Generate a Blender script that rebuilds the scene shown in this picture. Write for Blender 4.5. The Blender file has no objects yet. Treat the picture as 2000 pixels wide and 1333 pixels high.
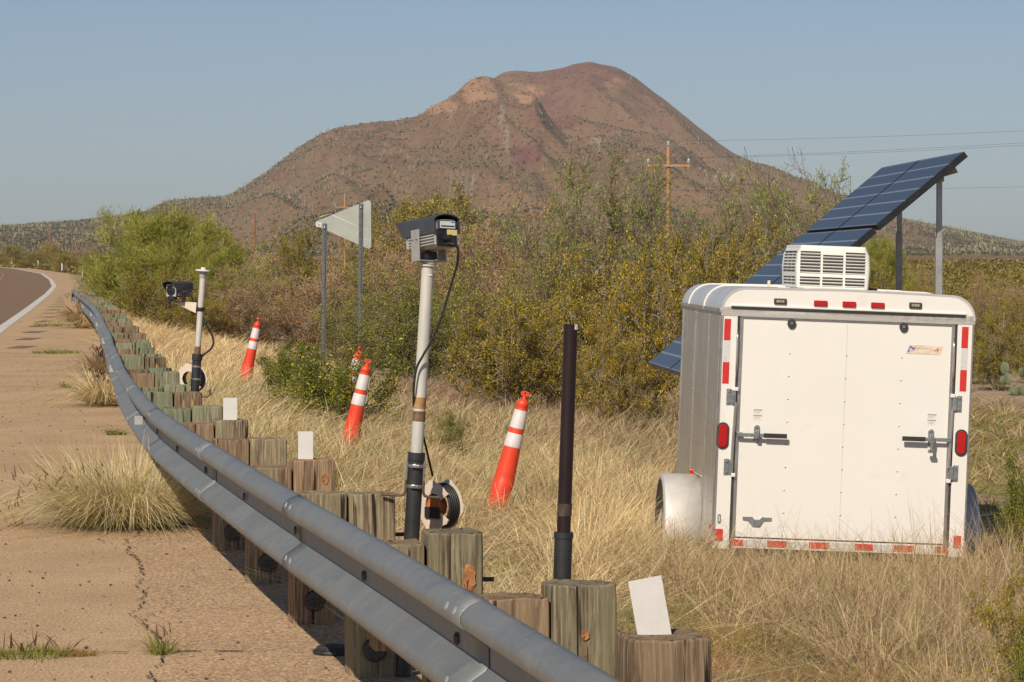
import bpy, math, random
import numpy as np
from mathutils import Vector, Matrix
R = math.radians
random.seed(7); RNG = np.random.default_rng(7)
scn = bpy.context.scene
COL = scn.collection

# ---------------------------------------------------------------- camera
F = 6500.0; HOR = 500.0; CAMZ = 1.67
PITCH = math.atan((666.5 - HOR) / F)
cd = bpy.data.cameras.new('camera'); cam = bpy.data.objects.new('camera', cd); COL.objects.link(cam)
cam.location = (0, 0, CAMZ); cam.rotation_euler = (R(90) - PITCH, 0, 0)
cd.sensor_width = 36; cd.lens = 36 * F / 2000; cd.clip_start = .1; cd.clip_end = 30000
scn.camera = cam
# ---------------------------------------------------------------- light
SUN_EL, SUN_AZ = 40.5, 22.5        # sunlight travels forward and to the right
w = bpy.data.worlds.new('World'); scn.world = w; w.use_nodes = True
nt = w.node_tree; bg = nt.nodes['Background']
sky = nt.nodes.new('ShaderNodeTexSky'); sky.sky_type = 'NISHITA'; sky.sun_disc = False
sky.sun_elevation = R(SUN_EL); sky.sun_rotation = R(180 + SUN_AZ)
sky.air_density = .7; sky.dust_density = .9; sky.ozone_density = 2.0; sky.altitude = 600
nt.links.new(sky.outputs[0], bg.inputs[0]); bg.inputs[1].default_value = .070
sd = bpy.data.lights.new('sun', 'SUN'); sd.energy = 4.7; sd.angle = R(.53); sd.color = (1, .90, .76)
so = bpy.data.objects.new('sun', sd); COL.objects.link(so)
ld = Vector((math.sin(R(SUN_AZ)) * math.cos(R(SUN_EL)), math.cos(R(SUN_AZ)) * math.cos(R(SUN_EL)), -math.sin(R(SUN_EL))))
so.rotation_euler = ld.to_track_quat('-Z', 'Y').to_euler(); so.location = (0, 0, 50)
scn.view_settings.view_transform = 'Standard'; scn.view_settings.look = 'None'
scn.view_settings.exposure = 0.0; scn.view_settings.gamma = 1
scn.cycles.max_bounces = 6; scn.cycles.transparent_max_bounces = 8; scn.cycles.volume_bounces = 0

# ---------------------------------------------------------------- pixel helpers (2000 x 1333 photograph)
def P(px, py, d):
    X = (px - 1000) / F; Y = (666.5 - py) / F
    c, s = math.cos(PITCH), math.sin(PITCH)
    v = Vector((X, c + Y * s, -s + Y * c)); k = d / v.y
    return Vector((v.x * k, d, CAMZ + v.z * k))

# ---------------------------------------------------------------- noise
_T = np.random.default_rng(3).random((256, 256))
def vn(x, y):
    x = np.asarray(x, float); y = np.asarray(y, float)
    xi = np.floor(x).astype(int); yi = np.floor(y).astype(int); fx = x - xi; fy = y - yi
    fx = fx * fx * (3 - 2 * fx); fy = fy * fy * (3 - 2 * fy)
    g = lambda a, b: _T[a & 255, b & 255]
    return (g(xi, yi) * (1 - fx) + g(xi + 1, yi) * fx) * (1 - fy) + (g(xi, yi + 1) * (1 - fx) + g(xi + 1, yi + 1) * fx) * fy
def fbm(x, y, o=4):
    s = 0; a = .5; t = 0
    for i in range(o):
        s = s + a * vn(x * 2 ** i + 17 * i, y * 2 ** i + 31 * i); t += a; a *= .5
    return s / t

# ---------------------------------------------------------------- road and rail lines (world metres)
_rd = np.array([(-4, 2.78), (1, 1.83), (4, 1.265), (7.4, .625), (9.3, .272), (11.4, -.096), (13.1, -.445), (15.2, -.83), (16.9, -1.16), (18.7, -1.48), (20.3, -1.766),
       (22.34, -2.066), (24.1, -2.324), (26, -2.586), (27.2, -2.765), (29.6, -3.07), (32.7, -3.47), (35.2, -3.82), (37.2, -4.07),
       (39.7, -4.37), (42.6, -4.76), (46.3, -5.27), (49.5, -5.67), (53, -6.14), (55.1, -6.42), (63, -7.5), (72, -8.8), (88.9, -11.25), (96, -12.3)])
_ry = np.arange(-4, 98, .25); _rx = np.interp(_ry, _rd[:, 0], _rd[:, 1])
_kk = np.exp(-.5 * (np.arange(-24, 25) * .25 / 1.9) ** 2); _kk /= _kk.sum()
_sl = (_rx[1] - _rx[0]); _sr = (_rx[-30] - _rx[-60]) / 30; _rxp = np.concatenate([_rx[0] + _sl * np.arange(-24, 0), _rx, _rx[-1] + _sr * np.arange(1, 25)])
_rx = np.convolve(_rxp, _kk, 'valid')
def xr(y):            # right hand edge of the guardrail posts
    y = np.asarray(y, float)
    yc = np.clip(y, 1, 95)
    return np.interp(yc, _ry, _rx) + (y - yc) * np.where(y > 95, -.152, -.19)
_el = np.array([(-60, 3.0), (0, -2.2), (40, -7.2), (77, -11.8), (101.4, -14.8), (144.7, -20.2), (181, -24.9), (231, -32.0), (310, -43.8), (434, -65.0), (517, -81), (700, -124), (1000, -215), (1500, -430)])
def xe(y): return np.interp(y, _el[:, 0], _el[:, 1])      # white edge line
_sh = np.array([(-60, 4.), (95, -11.9), (140, -18.2), (197, -25.6), (310, -41.3), (434, -62.5), (700, -121.5), (1500, -427)])
def xs(y):            # right edge of the paved shoulder
    y = np.asarray(y, float)
    return np.where(y < 90, xr(y) - .02, np.interp(y, _sh[:, 0], _sh[:, 1]))
def smooth(t): t = np.clip(t, 0, 1); return t * t * (3 - 2 * t)
def Zg(x, y):
    x = np.asarray(x, float); y = np.asarray(y, float)
    u = np.maximum(x - np.where(y < 90, xr(y), xs(y)) - .12, 0)
    z = -1.0 * (1 - np.exp(-(u / 3.9) ** 1.2))
    z = z + (fbm(x * .8, y * .5, 3) - .5) * .10 * smooth(u / .8)
    return z - .035 * smooth((u < .02) * 1.0)
def zg(x, y): return float(Zg(x, y))
def ghit(px, py):
    lo = 5.0
    for d in np.concatenate([np.arange(5, 120, .25), np.arange(120, 1500, 3)]):
        p = P(px, py, d)
        if p.z <= zg(p.x, d): return float(d)
    return 1500.0

# ---------------------------------------------------------------- materials
def _n(nt, t, **kw):
    n = nt.nodes.new(t)
    for k, v in kw.items():
        if k in n.inputs: n.inputs[k].default_value = v
        else: setattr(n, k, v)
    return n
def ramp(nt, fac, stops, interp='LINEAR'):
    r = nt.nodes.new('ShaderNodeValToRGB'); r.color_ramp.interpolation = interp
    e = r.color_ramp.elements
    while len(e) < len(stops): e.new(.5)
    for i, (p, c) in enumerate(stops):
        e[i].position = p; e[i].color = (*c, 1) if len(c) == 3 else c
    nt.links.new(fac, r.inputs[0]); return r.outputs[0]
def mixc(nt, fac, a, b, mode='MIX'):
    m = nt.nodes.new('ShaderNodeMix'); m.data_type = 'RGBA'; m.blend_type = mode
    for i, v in ((0, fac), (6, a), (7, b)):
        if isinstance(v, bpy.types.NodeSocket): nt.links.new(v, m.inputs[i])
        elif i == 0: m.inputs[0].default_value = v
        else: m.inputs[i].default_value = (*v, 1)
    return m.outputs[2]
def newmat(name):
    m = bpy.data.materials.new(name); m.use_nodes = True
    return m, m.node_tree, m.node_tree.nodes['Principled BSDF']
def coords(nt, kind='Object', scale=(1, 1, 1)):
    tc = nt.nodes.new('ShaderNodeTexCoord'); mp = nt.nodes.new('ShaderNodeMapping')
    nt.links.new(tc.outputs[kind], mp.inputs[0]); mp.inputs['Scale'].default_value = scale
    return mp.outputs[0]
def noise(nt, vec, scale, detail=4, rough=.6, dist=0):
    n = _n(nt, 'ShaderNodeTexNoise', Scale=scale, Detail=detail, Roughness=rough, Distortion=dist)
    nt.links.new(vec, n.inputs['Vector']); return n.outputs[0]
def bump(nt, bs, h, s, dist=.01):
    b = nt.nodes.new('ShaderNodeBump'); b.inputs['Strength'].default_value = s; b.inputs['Distance'].default_value = dist
    nt.links.new(h, b.inputs['Height']); nt.links.new(b.outputs[0], bs.inputs['Normal'])
MATS = {}
def pm(name, c1, c2=None, scale=8, rough=.6, metal=0, bmp=0, stretch=(1, 1, 1), lo=.35, hi=.65, spec=.5, bd=.005, c3=None, s3=40, k3=(.62, .72)):
    """procedural paint, plastic, metal: two noise mixed tones plus optional specks"""
    if name in MATS: return MATS[name]
    m, nt, bs = newmat(name); v = coords(nt, 'Object', stretch)
    nz = noise(nt, v, scale)
    c2 = c2 or tuple(c * .82 for c in c1)
    c = ramp(nt, nz, [(lo, c2), (hi, c1)])
    if c3:
        f = ramp(nt, noise(nt, v, s3, 5), [(k3[0], (0, 0, 0)), (k3[1], (1, 1, 1))]); c = mixc(nt, f, c, c3)
    nt.links.new(c, bs.inputs['Base Color'])
    rr = ramp(nt, nz, [(0, (rough * .85,) * 3), (1, (min(1, rough * 1.15),) * 3)]); nt.links.new(rr, bs.inputs['Roughness'])
    bs.inputs['Metallic'].default_value = metal; bs.inputs['Specular IOR Level'].default_value = spec
    if bmp: bump(nt, bs, nz, bmp, bd)
    MATS[name] = m; return m
def leafmat(name, stops, trans=.35, nscale=1.2, rough=.6, var=.35):
    """colour differs from leaf to leaf, and softly from clump to clump"""
    m, nt, bs = newmat(name)
    g = nt.nodes.new('ShaderNodeNewGeometry')
    c = ramp(nt, g.outputs['Random Per Island'], stops, 'LINEAR')
    v = coords(nt, 'Object'); nz = noise(nt, v, nscale, 3)
    f = ramp(nt, nz, [(.3, (1 - var,) * 3), (.7, (1 + var * .5,) * 3)])
    c = mixc(nt, 1.0, c, f, 'MULTIPLY')
    oi = nt.nodes.new('ShaderNodeObjectInfo')
    f2 = ramp(nt, oi.outputs['Random'], [(0, (.86, .9, .85)), (1, (1.12, 1.06, 1.05))]); c = mixc(nt, 1.0, c, f2, 'MULTIPLY')
    nt.links.new(c, bs.inputs['Base Color']); bs.inputs['Roughness'].default_value = rough
    bs.inputs['Specular IOR Level'].default_value = .25
    tr = nt.nodes.new('ShaderNodeBsdfTranslucent'); nt.links.new(c, tr.inputs[0])
    mx = nt.nodes.new('ShaderNodeMixShader'); mx.inputs[0].default_value = trans
    nt.links.new(bs.outputs[0], mx.inputs[1]); nt.links.new(tr.outputs[0], mx.inputs[2])
    nt.links.new(mx.outputs[0], nt.nodes['Material Output'].inputs[0])
    MATS[name] = m; return m
def woodmat(name, ca, cb, cc, off=(0, 0)):
    """weathered squared timber: growth rings on the top, grain and dark checks down the sides"""
    m, nt, bs = newmat(name)
    tc = nt.nodes.new('ShaderNodeTexCoord'); oi = nt.nodes.new('ShaderNodeObjectInfo')
    mul = nt.nodes.new('ShaderNodeVectorMath'); mul.operation = 'SCALE'; mul.inputs['Scale'].default_value = .0
    cmb = nt.nodes.new('ShaderNodeCombineXYZ')
    for i, k in ((0, .13), (1, .09)):
        mm = nt.nodes.new('ShaderNodeMath'); mm.operation = 'MULTIPLY_ADD'; nt.links.new(oi.outputs['Random'], mm.inputs[0])
        mm.inputs[1].default_value = k; mm.inputs[2].default_value = off[i] - k / 2; nt.links.new(mm.outputs[0], cmb.inputs[i])
    mm = nt.nodes.new('ShaderNodeMath'); mm.operation = 'MULTIPLY'; nt.links.new(oi.outputs['Random'], mm.inputs[0]); mm.inputs[1].default_value = 37; nt.links.new(mm.outputs[0], cmb.inputs[2])
    ad = nt.nodes.new('ShaderNodeVectorMath'); nt.links.new(tc.outputs['Object'], ad.inputs[0]); nt.links.new(cmb.outputs[0], ad.inputs[1])
    vec = ad.outputs[0]
    wv = _n(nt, 'ShaderNodeTexWave', wave_type='RINGS', rings_direction='Z', Scale=19.0, Distortion=2.2, Detail=2.0)
    wv.inputs['Detail Scale'].default_value = .6
    mp0 = nt.nodes.new('ShaderNodeMapping'); mp0.inputs['Scale'].default_value = (1, 1, .22); nt.links.new(vec, mp0.inputs[0])
    nt.links.new(mp0.outputs[0], wv.inputs['Vector'])
    mp = nt.nodes.new('ShaderNodeMapping'); mp.inputs['Scale'].default_value = (1, 1, .06); nt.links.new(vec, mp.inputs[0])
    grain = noise(nt, mp.outputs[0], 95, 5, .7)
    big = noise(nt, mp.outputs[0], 14, 3)
    c = ramp(nt, wv.outputs[0], [(.0, cb), (.55, ca), (1, cb)])
    c = mixc(nt, ramp(nt, grain, [(.40, (0, 0, 0)), (.58, (1, 1, 1))]), tuple(x * .45 for x in cb), c)
    c = mixc(nt, ramp(nt, big, [(.42, (0, 0, 0)), (.6, (1, 1, 1))]), c, mixc(nt, .55, c, cc))
    mp2 = nt.nodes.new('ShaderNodeMapping'); mp2.inputs['Scale'].default_value = (1, 1, .035); nt.links.new(vec, mp2.inputs[0])
    chk = ramp(nt, noise(nt, mp2.outputs[0], 38, 3, .5), [(.345, (1, 1, 1)), (.38, (0, 0, 0))])
    c = mixc(nt, chk, c, (.03, .022, .016))
    c = mixc(nt, 1.0, c, ramp(nt, oi.outputs['Random'], [(0, (.8, .82, .8)), (1, (1.15, 1.1, 1.06))]), 'MULTIPLY')
    nt.links.new(c, bs.inputs['Base Color']); bs.inputs['Roughness'].default_value = .88; bs.inputs['Specular IOR Level'].default_value = .2
    h = nt.nodes.new('ShaderNodeMath'); h.operation = 'SUBTRACT'; nt.links.new(grain, h.inputs[0]); nt.links.new(chk, h.inputs[1])
    bump(nt, bs, h.outputs[0], .7, .006)
    MATS[name] = m; return m

# ---------------------------------------------------------------- mesh helpers
class MB:
    def __init__(s): s.v = []; s.f = []
    def add(s, v, f, M=None):
        b = len(s.v)
        s.v += [tuple(M @ Vector(p)) if M else tuple(p) for p in v]; s.f += [tuple(i + b for i in q) for q in f]; return s
    def box(s, c, d, rot=None, M=None):
        x, y, z = d[0] / 2, d[1] / 2, d[2] / 2
        v = [Vector(q) for q in ((-x, -y, -z), (x, -y, -z), (x, y, -z), (-x, y, -z), (-x, -y, z), (x, -y, z), (x, y, z), (-x, y, z))]
        if rot is not None: v = [rot @ q for q in v]
        return s.add([q + Vector(c) for q in v], [(0, 3, 2, 1), (4, 5, 6, 7), (0, 1, 5, 4), (1, 2, 6, 5), (2, 3, 7, 6), (3, 0, 4, 7)], M)
    def tube(s, pts, r, n=10, caps=True, M=None):
        pts = [Vector(p) for p in pts]; k = len(pts)
        rr = r if isinstance(r, (list, tuple)) else [r] * k
        up = None; v = []; f = []
        for i, p in enumerate(pts):
            t = (pts[min(i + 1, k - 1)] - pts[max(i - 1, 0)]).normalized()
            if up is None: up = t.orthogonal().normalized()
            up = (up - t * up.dot(t)); up = up.normalized() if up.length > 1e-6 else t.orthogonal().normalized()
            sd = t.cross(up)
            for j in range(n):
                a = 2 * math.pi * j / n; v.append(p + (up * math.cos(a) + sd * math.sin(a)) * rr[i])
        for i in range(k - 1):
            for j in range(n): f.append((i * n + j, i * n + (j + 1) % n, (i + 1) * n + (j + 1) % n, (i + 1) * n + j))
        if caps: f += [tuple(range(n))[::-1], tuple(range((k - 1) * n, k * n))]
        return s.add(v, f, M)
    def lathe(s, prof, n=24, M=None):     # prof = [(r, z)]
        v = []; f = []
        for (r, z) in prof:
            for j in range(n): a = 2 * math.pi * j / n; v.append((r * math.cos(a), r * math.sin(a), z))
        for i in range(len(prof) - 1):
            for j in range(n): f.append((i * n + j, i * n + (j + 1) % n, (i + 1) * n + (j + 1) % n, (i + 1) * n + j))
        f += [tuple(range(n))[::-1], tuple(range((len(prof) - 1) * n, len(prof) * n))]
        return s.add(v, f, M)
    def prism(s, pts, y0, y1, M=None):    # outline (x, z), extruded along y
        n = len(pts); v = [(p[0], y0, p[1]) for p in pts] + [(p[0], y1, p[1]) for p in pts]
        f = [tuple(range(n)), tuple(range(2 * n - 1, n - 1, -1))] + [(i, i + n, (i + 1) % n + n, (i + 1) % n) for i in range(n)]
        return s.add(v, f, M)
    def build(s, name, m, parent=None, smooth=None, bevel=0, seg=2):
        me = bpy.data.meshes.new(name); me.from_pydata([tuple(q) for q in s.v], [], s.f); me.update()
        return finish(me, name, m, parent, smooth, bevel, seg)
def finish(me, name, m, parent=None, smooth=None, bevel=0, seg=2):
    import bmesh
    if smooth is not None or bevel:
        bm = bmesh.new(); bm.from_mesh(me); bmesh.ops.recalc_face_normals(bm, faces=bm.faces); bm.to_mesh(me); bm.free()
    me.materials.append(m)
    if smooth is not None:
        me.shade_smooth()
        try: me.set_sharp_from_angle(angle=R(smooth))
        except Exception: pass
    o = bpy.data.objects.new(name, me); COL.objects.link(o)
    if parent: o.parent = parent
    if bevel:
        b = o.modifiers.new('bevel', 'BEVEL'); b.width = bevel; b.segments = seg; b.limit_method = 'ANGLE'; b.angle_limit = R(40)
    return o
def npmesh(name, V, Q, m, parent=None, smooth=False):
    """V (n,3), Q (k,4) arrays -> object"""
    me = bpy.data.meshes.new(name); V = np.asarray(V, np.float32); Q = np.asarray(Q, np.int32)
    me.vertices.add(len(V)); me.vertices.foreach_set('co', V.ravel())
    me.loops.add(Q.size); me.loops.foreach_set('vertex_index', Q.ravel())
    me.polygons.add(len(Q)); me.polygons.foreach_set('loop_start', np.arange(len(Q), dtype=np.int32) * Q.shape[1])
    me.polygons.foreach_set('use_smooth', np.full(len(Q), smooth))
    me.update(calc_edges=True); me.materials.append(m)
    o = bpy.data.objects.new(name, me); COL.objects.link(o)
    if parent: o.parent = parent
    return o
def tag(o, label=None, cat=None, group=None, kind=None):
    for k, v in (('label', label), ('category', cat), ('group', group), ('kind', kind)):
        if v: o[k] = v
    return o
def thing(name, label, cat, loc=(0, 0, 0), rot=None, group=None):
    o = bpy.data.objects.new(name, None); COL.objects.link(o); o.location = loc; o.empty_display_size = .2
    if rot is not None: o.rotation_euler = rot
    return tag(o, label, cat, group)
def copy_tree(o, parent=None):
    c = o.copy(); COL.objects.link(c)
    if parent: c.parent = parent
    for ch in KIDS.get(o.name, [x for x in bpy.data.objects if x.parent == o]): copy_tree(ch, c)
    return c
KIDS = {}

# ================================================================ GROUND, ROAD
def fan(x0f, x1f, ys, n, z):
    V = []; 
    for y in ys:
        a, b = float(x0f(y)), float(x1f(y))
        for t in np.linspace(0, 1, n): V.append((a + (b - a) * t, y, z))
    Q = [(i * n + j, i * n + j + 1, (i + 1) * n + j + 1, (i + 1) * n + j) for i in range(len(ys) - 1) for j in range(n - 1)]
    return V, Q
def ground_material():
    m, nt, bs = newmat('desert_soil'); v = coords(nt, 'Object')
    big = noise(nt, v, .35, 5); mid = noise(nt, v, 5, 6, .7); fine = noise(nt, v, 60, 4, .7)
    c = ramp(nt, mid, [(.3, (.22, .15, .10)), (.5, (.35, .25, .175)), (.72, (.46, .35, .26))])
    c = mixc(nt, ramp(nt, big, [(.45, (0, 0, 0)), (.62, (.7, .7, .7))]), c, (.27, .23, .11))
    c = mixc(nt, ramp(nt, fine, [(.55, (0, 0, 0)), (.66, (1, 1, 1))]), c, (.56, .45, .35))
    nt.links.new(c, bs.inputs['Base Color']); bs.inputs['Roughness'].default_value = .95; bs.inputs['Specular IOR Level'].default_value = .1
    bump(nt, bs, fine, .8, .012); return m
ys = np.concatenate([np.linspace(-30, 4, 8), np.geomspace(5, 9000, 330)])
aa = np.linspace(-1, 1, 300)
V = []; 
for y in ys:
    half = .30 * max(y, 0) + 30
    x = aa * np.abs(aa) ** .6 * half if y < 60 else aa * half
    z = Zg(x, y)
    V.append(np.stack([x, np.full_like(x, y), z], 1))
V = np.concatenate(V); n = len(aa)
I = np.arange(len(ys) - 1)[:, None] * n + np.arange(n - 1)[None, :]
Q = np.stack([I, I + 1, I + n + 1, I + n], -1).reshape(-1, 4)
tag(npmesh('ground', V, Q, ground_material(), smooth=True), kind='structure')

def pave_material(name, c1, c2, c3, speck, sc=190):
    m, nt, bs = newmat(name); v = coords(nt, 'Object')
    big = noise(nt, v, .9, 5, .6); mid = noise(nt, v, 14, 5, .7); fine = noise(nt, v, sc, 3, .8)
    c = ramp(nt, big, [(.32, c2), (.62, c1)])
    c = mixc(nt, ramp(nt, mid, [(.35, (.75,) * 3), (.65, (0,) * 3)]), c, mixc(nt, .5, c, c3))
    c = mixc(nt, ramp(nt, fine, [(.41, (1, 1, 1)), (.475, (0, 0, 0))]), c, c3)
    c = mixc(nt, ramp(nt, fine, [(.56, (0, 0, 0)), (.66, (.85,) * 3)]), c, speck)
    vo = _n(nt, 'ShaderNodeTexVoronoi', Scale=9.0); nt.links.new(v, vo.inputs['Vector'])
    c = mixc(nt, ramp(nt, vo.outputs['Distance'], [(.05, (.55,) * 3), (.09, (0, 0, 0))]), c, c3)
    nt.links.new(c, bs.inputs['Base Color']); bs.inputs['Roughness'].default_value = .92; bs.inputs['Specular IOR Level'].default_value = .15
    bump(nt, bs, fine, .8, .006); return m
yy = np.concatenate([np.linspace(-30, 100, 90), np.linspace(103, 520, 110), np.linspace(530, 1500, 40)])
sh_m = pave_material('shoulder_asphalt', (.58, .40, .232), (.44, .295, .17), (.25, .165, .095), (.82, .64, .44), 70)
V, Q = fan(xe, lambda y: xs(y) + .06 * math.sin(y * 3.1) + .04 * math.sin(y * 7.7), yy, 6, 0); V = [(x, y, .0) for x, y, z in V]
tag(npmesh('shoulder', V, Q, sh_m), kind='structure')
rd_m = pave_material('road_asphalt', (.27, .175, .115), (.21, .137, .092), (.12, .082, .058), (.38, .28, .20), 90)
V, Q = fan(lambda y: xe(y) - 7.6, xe, yy, 8, .0); tag(npmesh('road', V, Q, rd_m), kind='structure')
V, Q = fan(lambda y: xe(y) - 9.6, lambda y: xe(y) - 7.6, yy, 3, .0); tag(npmesh('opposite_shoulder', V, Q, sh_m), kind='structure')
gr_m = pave_material('chip_seal', (.56, .375, .215), (.46, .31, .18), (.18, .115, .07), (.88, .68, .46), 62)
def crackx(y): return xr(y) - .93 + .055 * (y - 13.7) + .04 * math.sin(y * 1.9)
V, Q = fan(lambda y: crackx(y) + .02 * math.sin(y * 31), lambda y: xr(y) + .15 + .05 * math.sin(y * 9), np.linspace(-5, 40, 260), 5, .004)
tag(npmesh('shoulder_edge_strip', V, Q, gr_m), kind='structure')
wl = pm('road_paint_white', (.62, .60, .55), (.48, .45, .40), 6, .8, c3=(.28, .22, .18), s3=30, k3=(.66, .74))
yl = pm('road_paint_yellow', (.42, .22, .05), (.30, .16, .06), 6, .8, c3=(.14, .1, .08), s3=20, k3=(.52, .62))
V, Q = fan(lambda y: xe(y) - .13, lambda y: xe(y) + .13, yy, 2, .006); tag(npmesh('edge_line', V, Q, wl), kind='structure')
V, Q = fan(lambda y: xe(y) - 7.1, lambda y: xe(y) - 6.88, yy, 2, .006); tag(npmesh('far_edge_line', V, Q, wl), kind='structure')
V, Q = fan(lambda y: xe(y) - 3.6, lambda y: xe(y) - 3.45, yy, 2, .006); tag(npmesh('centre_line', V, Q, yl), kind='structure')
# rumble strip beside the edge line, laid as flat dark brown patches
mb = MB(); y = 60.0
while y < 150:
    x = float(xe(y)) + .55; mb.add([(x, y, .005), (x + .35, y - .02, .005), (x + .35, y + 1.6, .005), (x, y + 1.6, .005)], [(0, 1, 2, 3)]); y += 6.0
tag(mb.build('rumble_strip', pm('groove_brown', (.20, .14, .10))), kind='structure')
# cracks and joints
ck = pm('crack_shadow', (.035, .026, .02), (.02, .015, .01), 30, .95)
def crack(pts, wmin, wmax, step=.03, amp=.02, gap=.25, z=.009):
    mb = MB(); r = random.Random(5)
    P0 = [Vector((*p, z)) for p in pts]
    for a, b in zip(P0[:-1], P0[1:]):
        n = max(2, int((b - a).length / step)); t = (b - a).normalized(); s = Vector((-t.y, t.x, 0)); prev = None; off = 0
        for i in range(n + 1):
            off = off * .8 + r.uniform(-amp, amp) * .5; p = a + (b - a) * i / n + s * off; wd = r.uniform(wmin, wmax)
            if prev is not None and r.random() > gap:
                q, pw = prev; mb.add([q - s * pw, p - s * wd, p + s * wd, q + s * pw], [(0, 1, 2, 3)])
            prev = (p, wd)
    return mb
mb = crack([(float(crackx(y)) + .02 * math.sin(y * 13), y) for y in np.linspace(11.5, 19.9, 14)], .001, .0065, .028, .034, .22)
tag(mb.build('crack', ck), kind='structure')
mb = MB()
for yj, w0, w1 in ((13.86, .004, .012), (20.5, .006, .016), (27.4, .001, .004), (42, .008, .02), (57, .010, .03), (79, .02, .05), (110, .02, .06)):
    c = crack([(float(xe(yj)), yj), (float(xr(yj)) - .55, yj + .12)], w0, w1, .06, .02, .22 if yj < 30 else .1); mb.add(c.v, c.f)
tag(mb.build('pavement_joint', ck), kind='structure')

# loose stones on the shoulder
def stones(name, pts, sizes, m):
    o = np.array([(1, 0, 0), (0, 1, 0), (-1, 0, 0), (0, -1, 0), (0, 0, .7), (0, 0, -.5)], float)
    n = len(pts); sc = sizes[:, None, None] * (1 + RNG.uniform(-.35, .35, (n, 6, 1)))
    V = pts[:, None, :] + o[None] * sc; T = np.array([(0, 1, 4), (1, 2, 4), (2, 3, 4), (3, 0, 4), (1, 0, 5), (2, 1, 5), (3, 2, 5), (0, 3, 5)])
    Q = (np.arange(n)[:, None, None] * 6 + T[None]).reshape(-1, 3)
    return npmesh(name, V.reshape(-1, 3), Q, m)
n = 7000; y = 10 + 45 * RNG.random(n) ** 1.5; x = xr(y) - .1 - RNG.random(n) ** .8 * 3.8
st_m = leafmat('stone', [(0, (.05, .04, .035)), (.5, (.16, .11, .08)), (.85, (.35, .27, .21)), (1, (.6, .55, .5))], 0, 1)
tag(stones('shoulder_gravel', np.stack([x, y, np.full(n, .006)], 1), .0025 + .008 * RNG.random(n) ** 4, st_m), kind='stuff', label='small loose stones scattered over the paved shoulder')
n = 24000; y = 6.5 + 22 * RNG.random(n) ** 1.2; x = xr(y) + .1 + RNG.random(n) * 6.5
tag(stones('verge_gravel', np.stack([x, y, Zg(x, y) + .002], 1), .004 + .014 * RNG.random(n) ** 3, st_m), kind='stuff', label='loose stones on the bare verge behind the guardrail')

# ================================================================ HILLS
SA = np.array([(-900, 462), (-300, 448), (0, 437), (150, 427), (280, 411), (305, 398), (330, 387), (390, 383), (440, 380), (470, 364), (500, 345), (530, 325), (560, 301), (600, 274), (650, 247), (690, 241), (740, 233), (780, 231), (820, 222),
    (835, 208), (870, 190), (890, 180), (910, 157), (930, 146), (945, 143), (965, 149), (990, 160), (1015, 168), (1045, 178), (1060, 205), (1080, 235), (1110, 268), (1160, 300), (1230, 335), (1330, 372), (1480, 415), (1700, 455), (2000, 480), (2600, 495)], float)
SB = np.array([(-900, 500), (780, 498), (850, 330), (900, 200), (950, 160), (985, 137), (1010, 133), (1040, 138), (1075, 134), (1100, 130), (1120, 122), (1150, 118), (1175, 124), (1205, 127), (1240, 148), (1300, 194), (1340, 226), (1400, 274), (1440, 301), (1470, 313), (1510, 324), (1560, 350),
    (1600, 366), (1640, 384), (1700, 404), (1760, 423), (1850, 440), (1930, 456), (2000, 470), (2200, 484), (2600, 496)], float)
def smooth_interp(px, S, k=9):
    s = 0
    for o in np.linspace(-k, k, 5): s = s + np.interp(px + o, S[:, 0], S[:, 1])
    return s / 5
def hillz(px, d):
    def layer(S, D, d0, p, amp, sd):
        H = (HOR - smooth_interp(px, S)) / F * D
        t = (d - d0) / (D - d0); tc = np.clip(t, 0, 1)
        g = tc ** p
        x = (px - 1000) / F * d
        gul = fbm(x / 150 + sd + d / 900, d / 520 + sd, 4) - .5
        ridg = 1 - 2 * np.abs(fbm(x / 95 + sd * 2 + d / 500, d / 700 + 3, 3) - .5) * 2
        z = H * g + (gul * 1.7 + (ridg - .6) * .9) * amp * np.sin(np.pi * tc) ** .9 * np.minimum(1, (H / 95) ** 2)
        z = z + (fbm(x / 22, d / 30 + sd, 3) - .5) * 8 * np.clip(H * g / 90, 0, 1) ** 1.5 * np.where(t > .95, .35, 1)
        back = np.clip((t - 1) / .35, 0, 1)
        return z * (1 - back) - back * 5
    a = layer(SA, 3300., 1150., 1.55, 42, 1.7); b = layer(SB, 4200., 1250., 1.6, 48, 5.1)
    return np.maximum(np.maximum(a, b), -1.2)
pxs = np.arange(-700, 2720, 4.0); ds = np.concatenate([np.arange(1150, 3000, 20), np.arange(3000, 4400, 9), np.arange(4400, 5700, 60)])
PX, DD = np.meshgrid(pxs, ds); Z = hillz(PX, DD) - .6
V = np.stack([(PX - 1000) / F * DD, DD, Z], -1).reshape(-1, 3); n = len(pxs)
I = np.arange(len(ds) - 1)[:, None] * n + np.arange(n - 1)[None, :]
Q = np.stack([I, I + 1, I + n + 1, I + n], -1).reshape(-1, 4)
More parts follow.
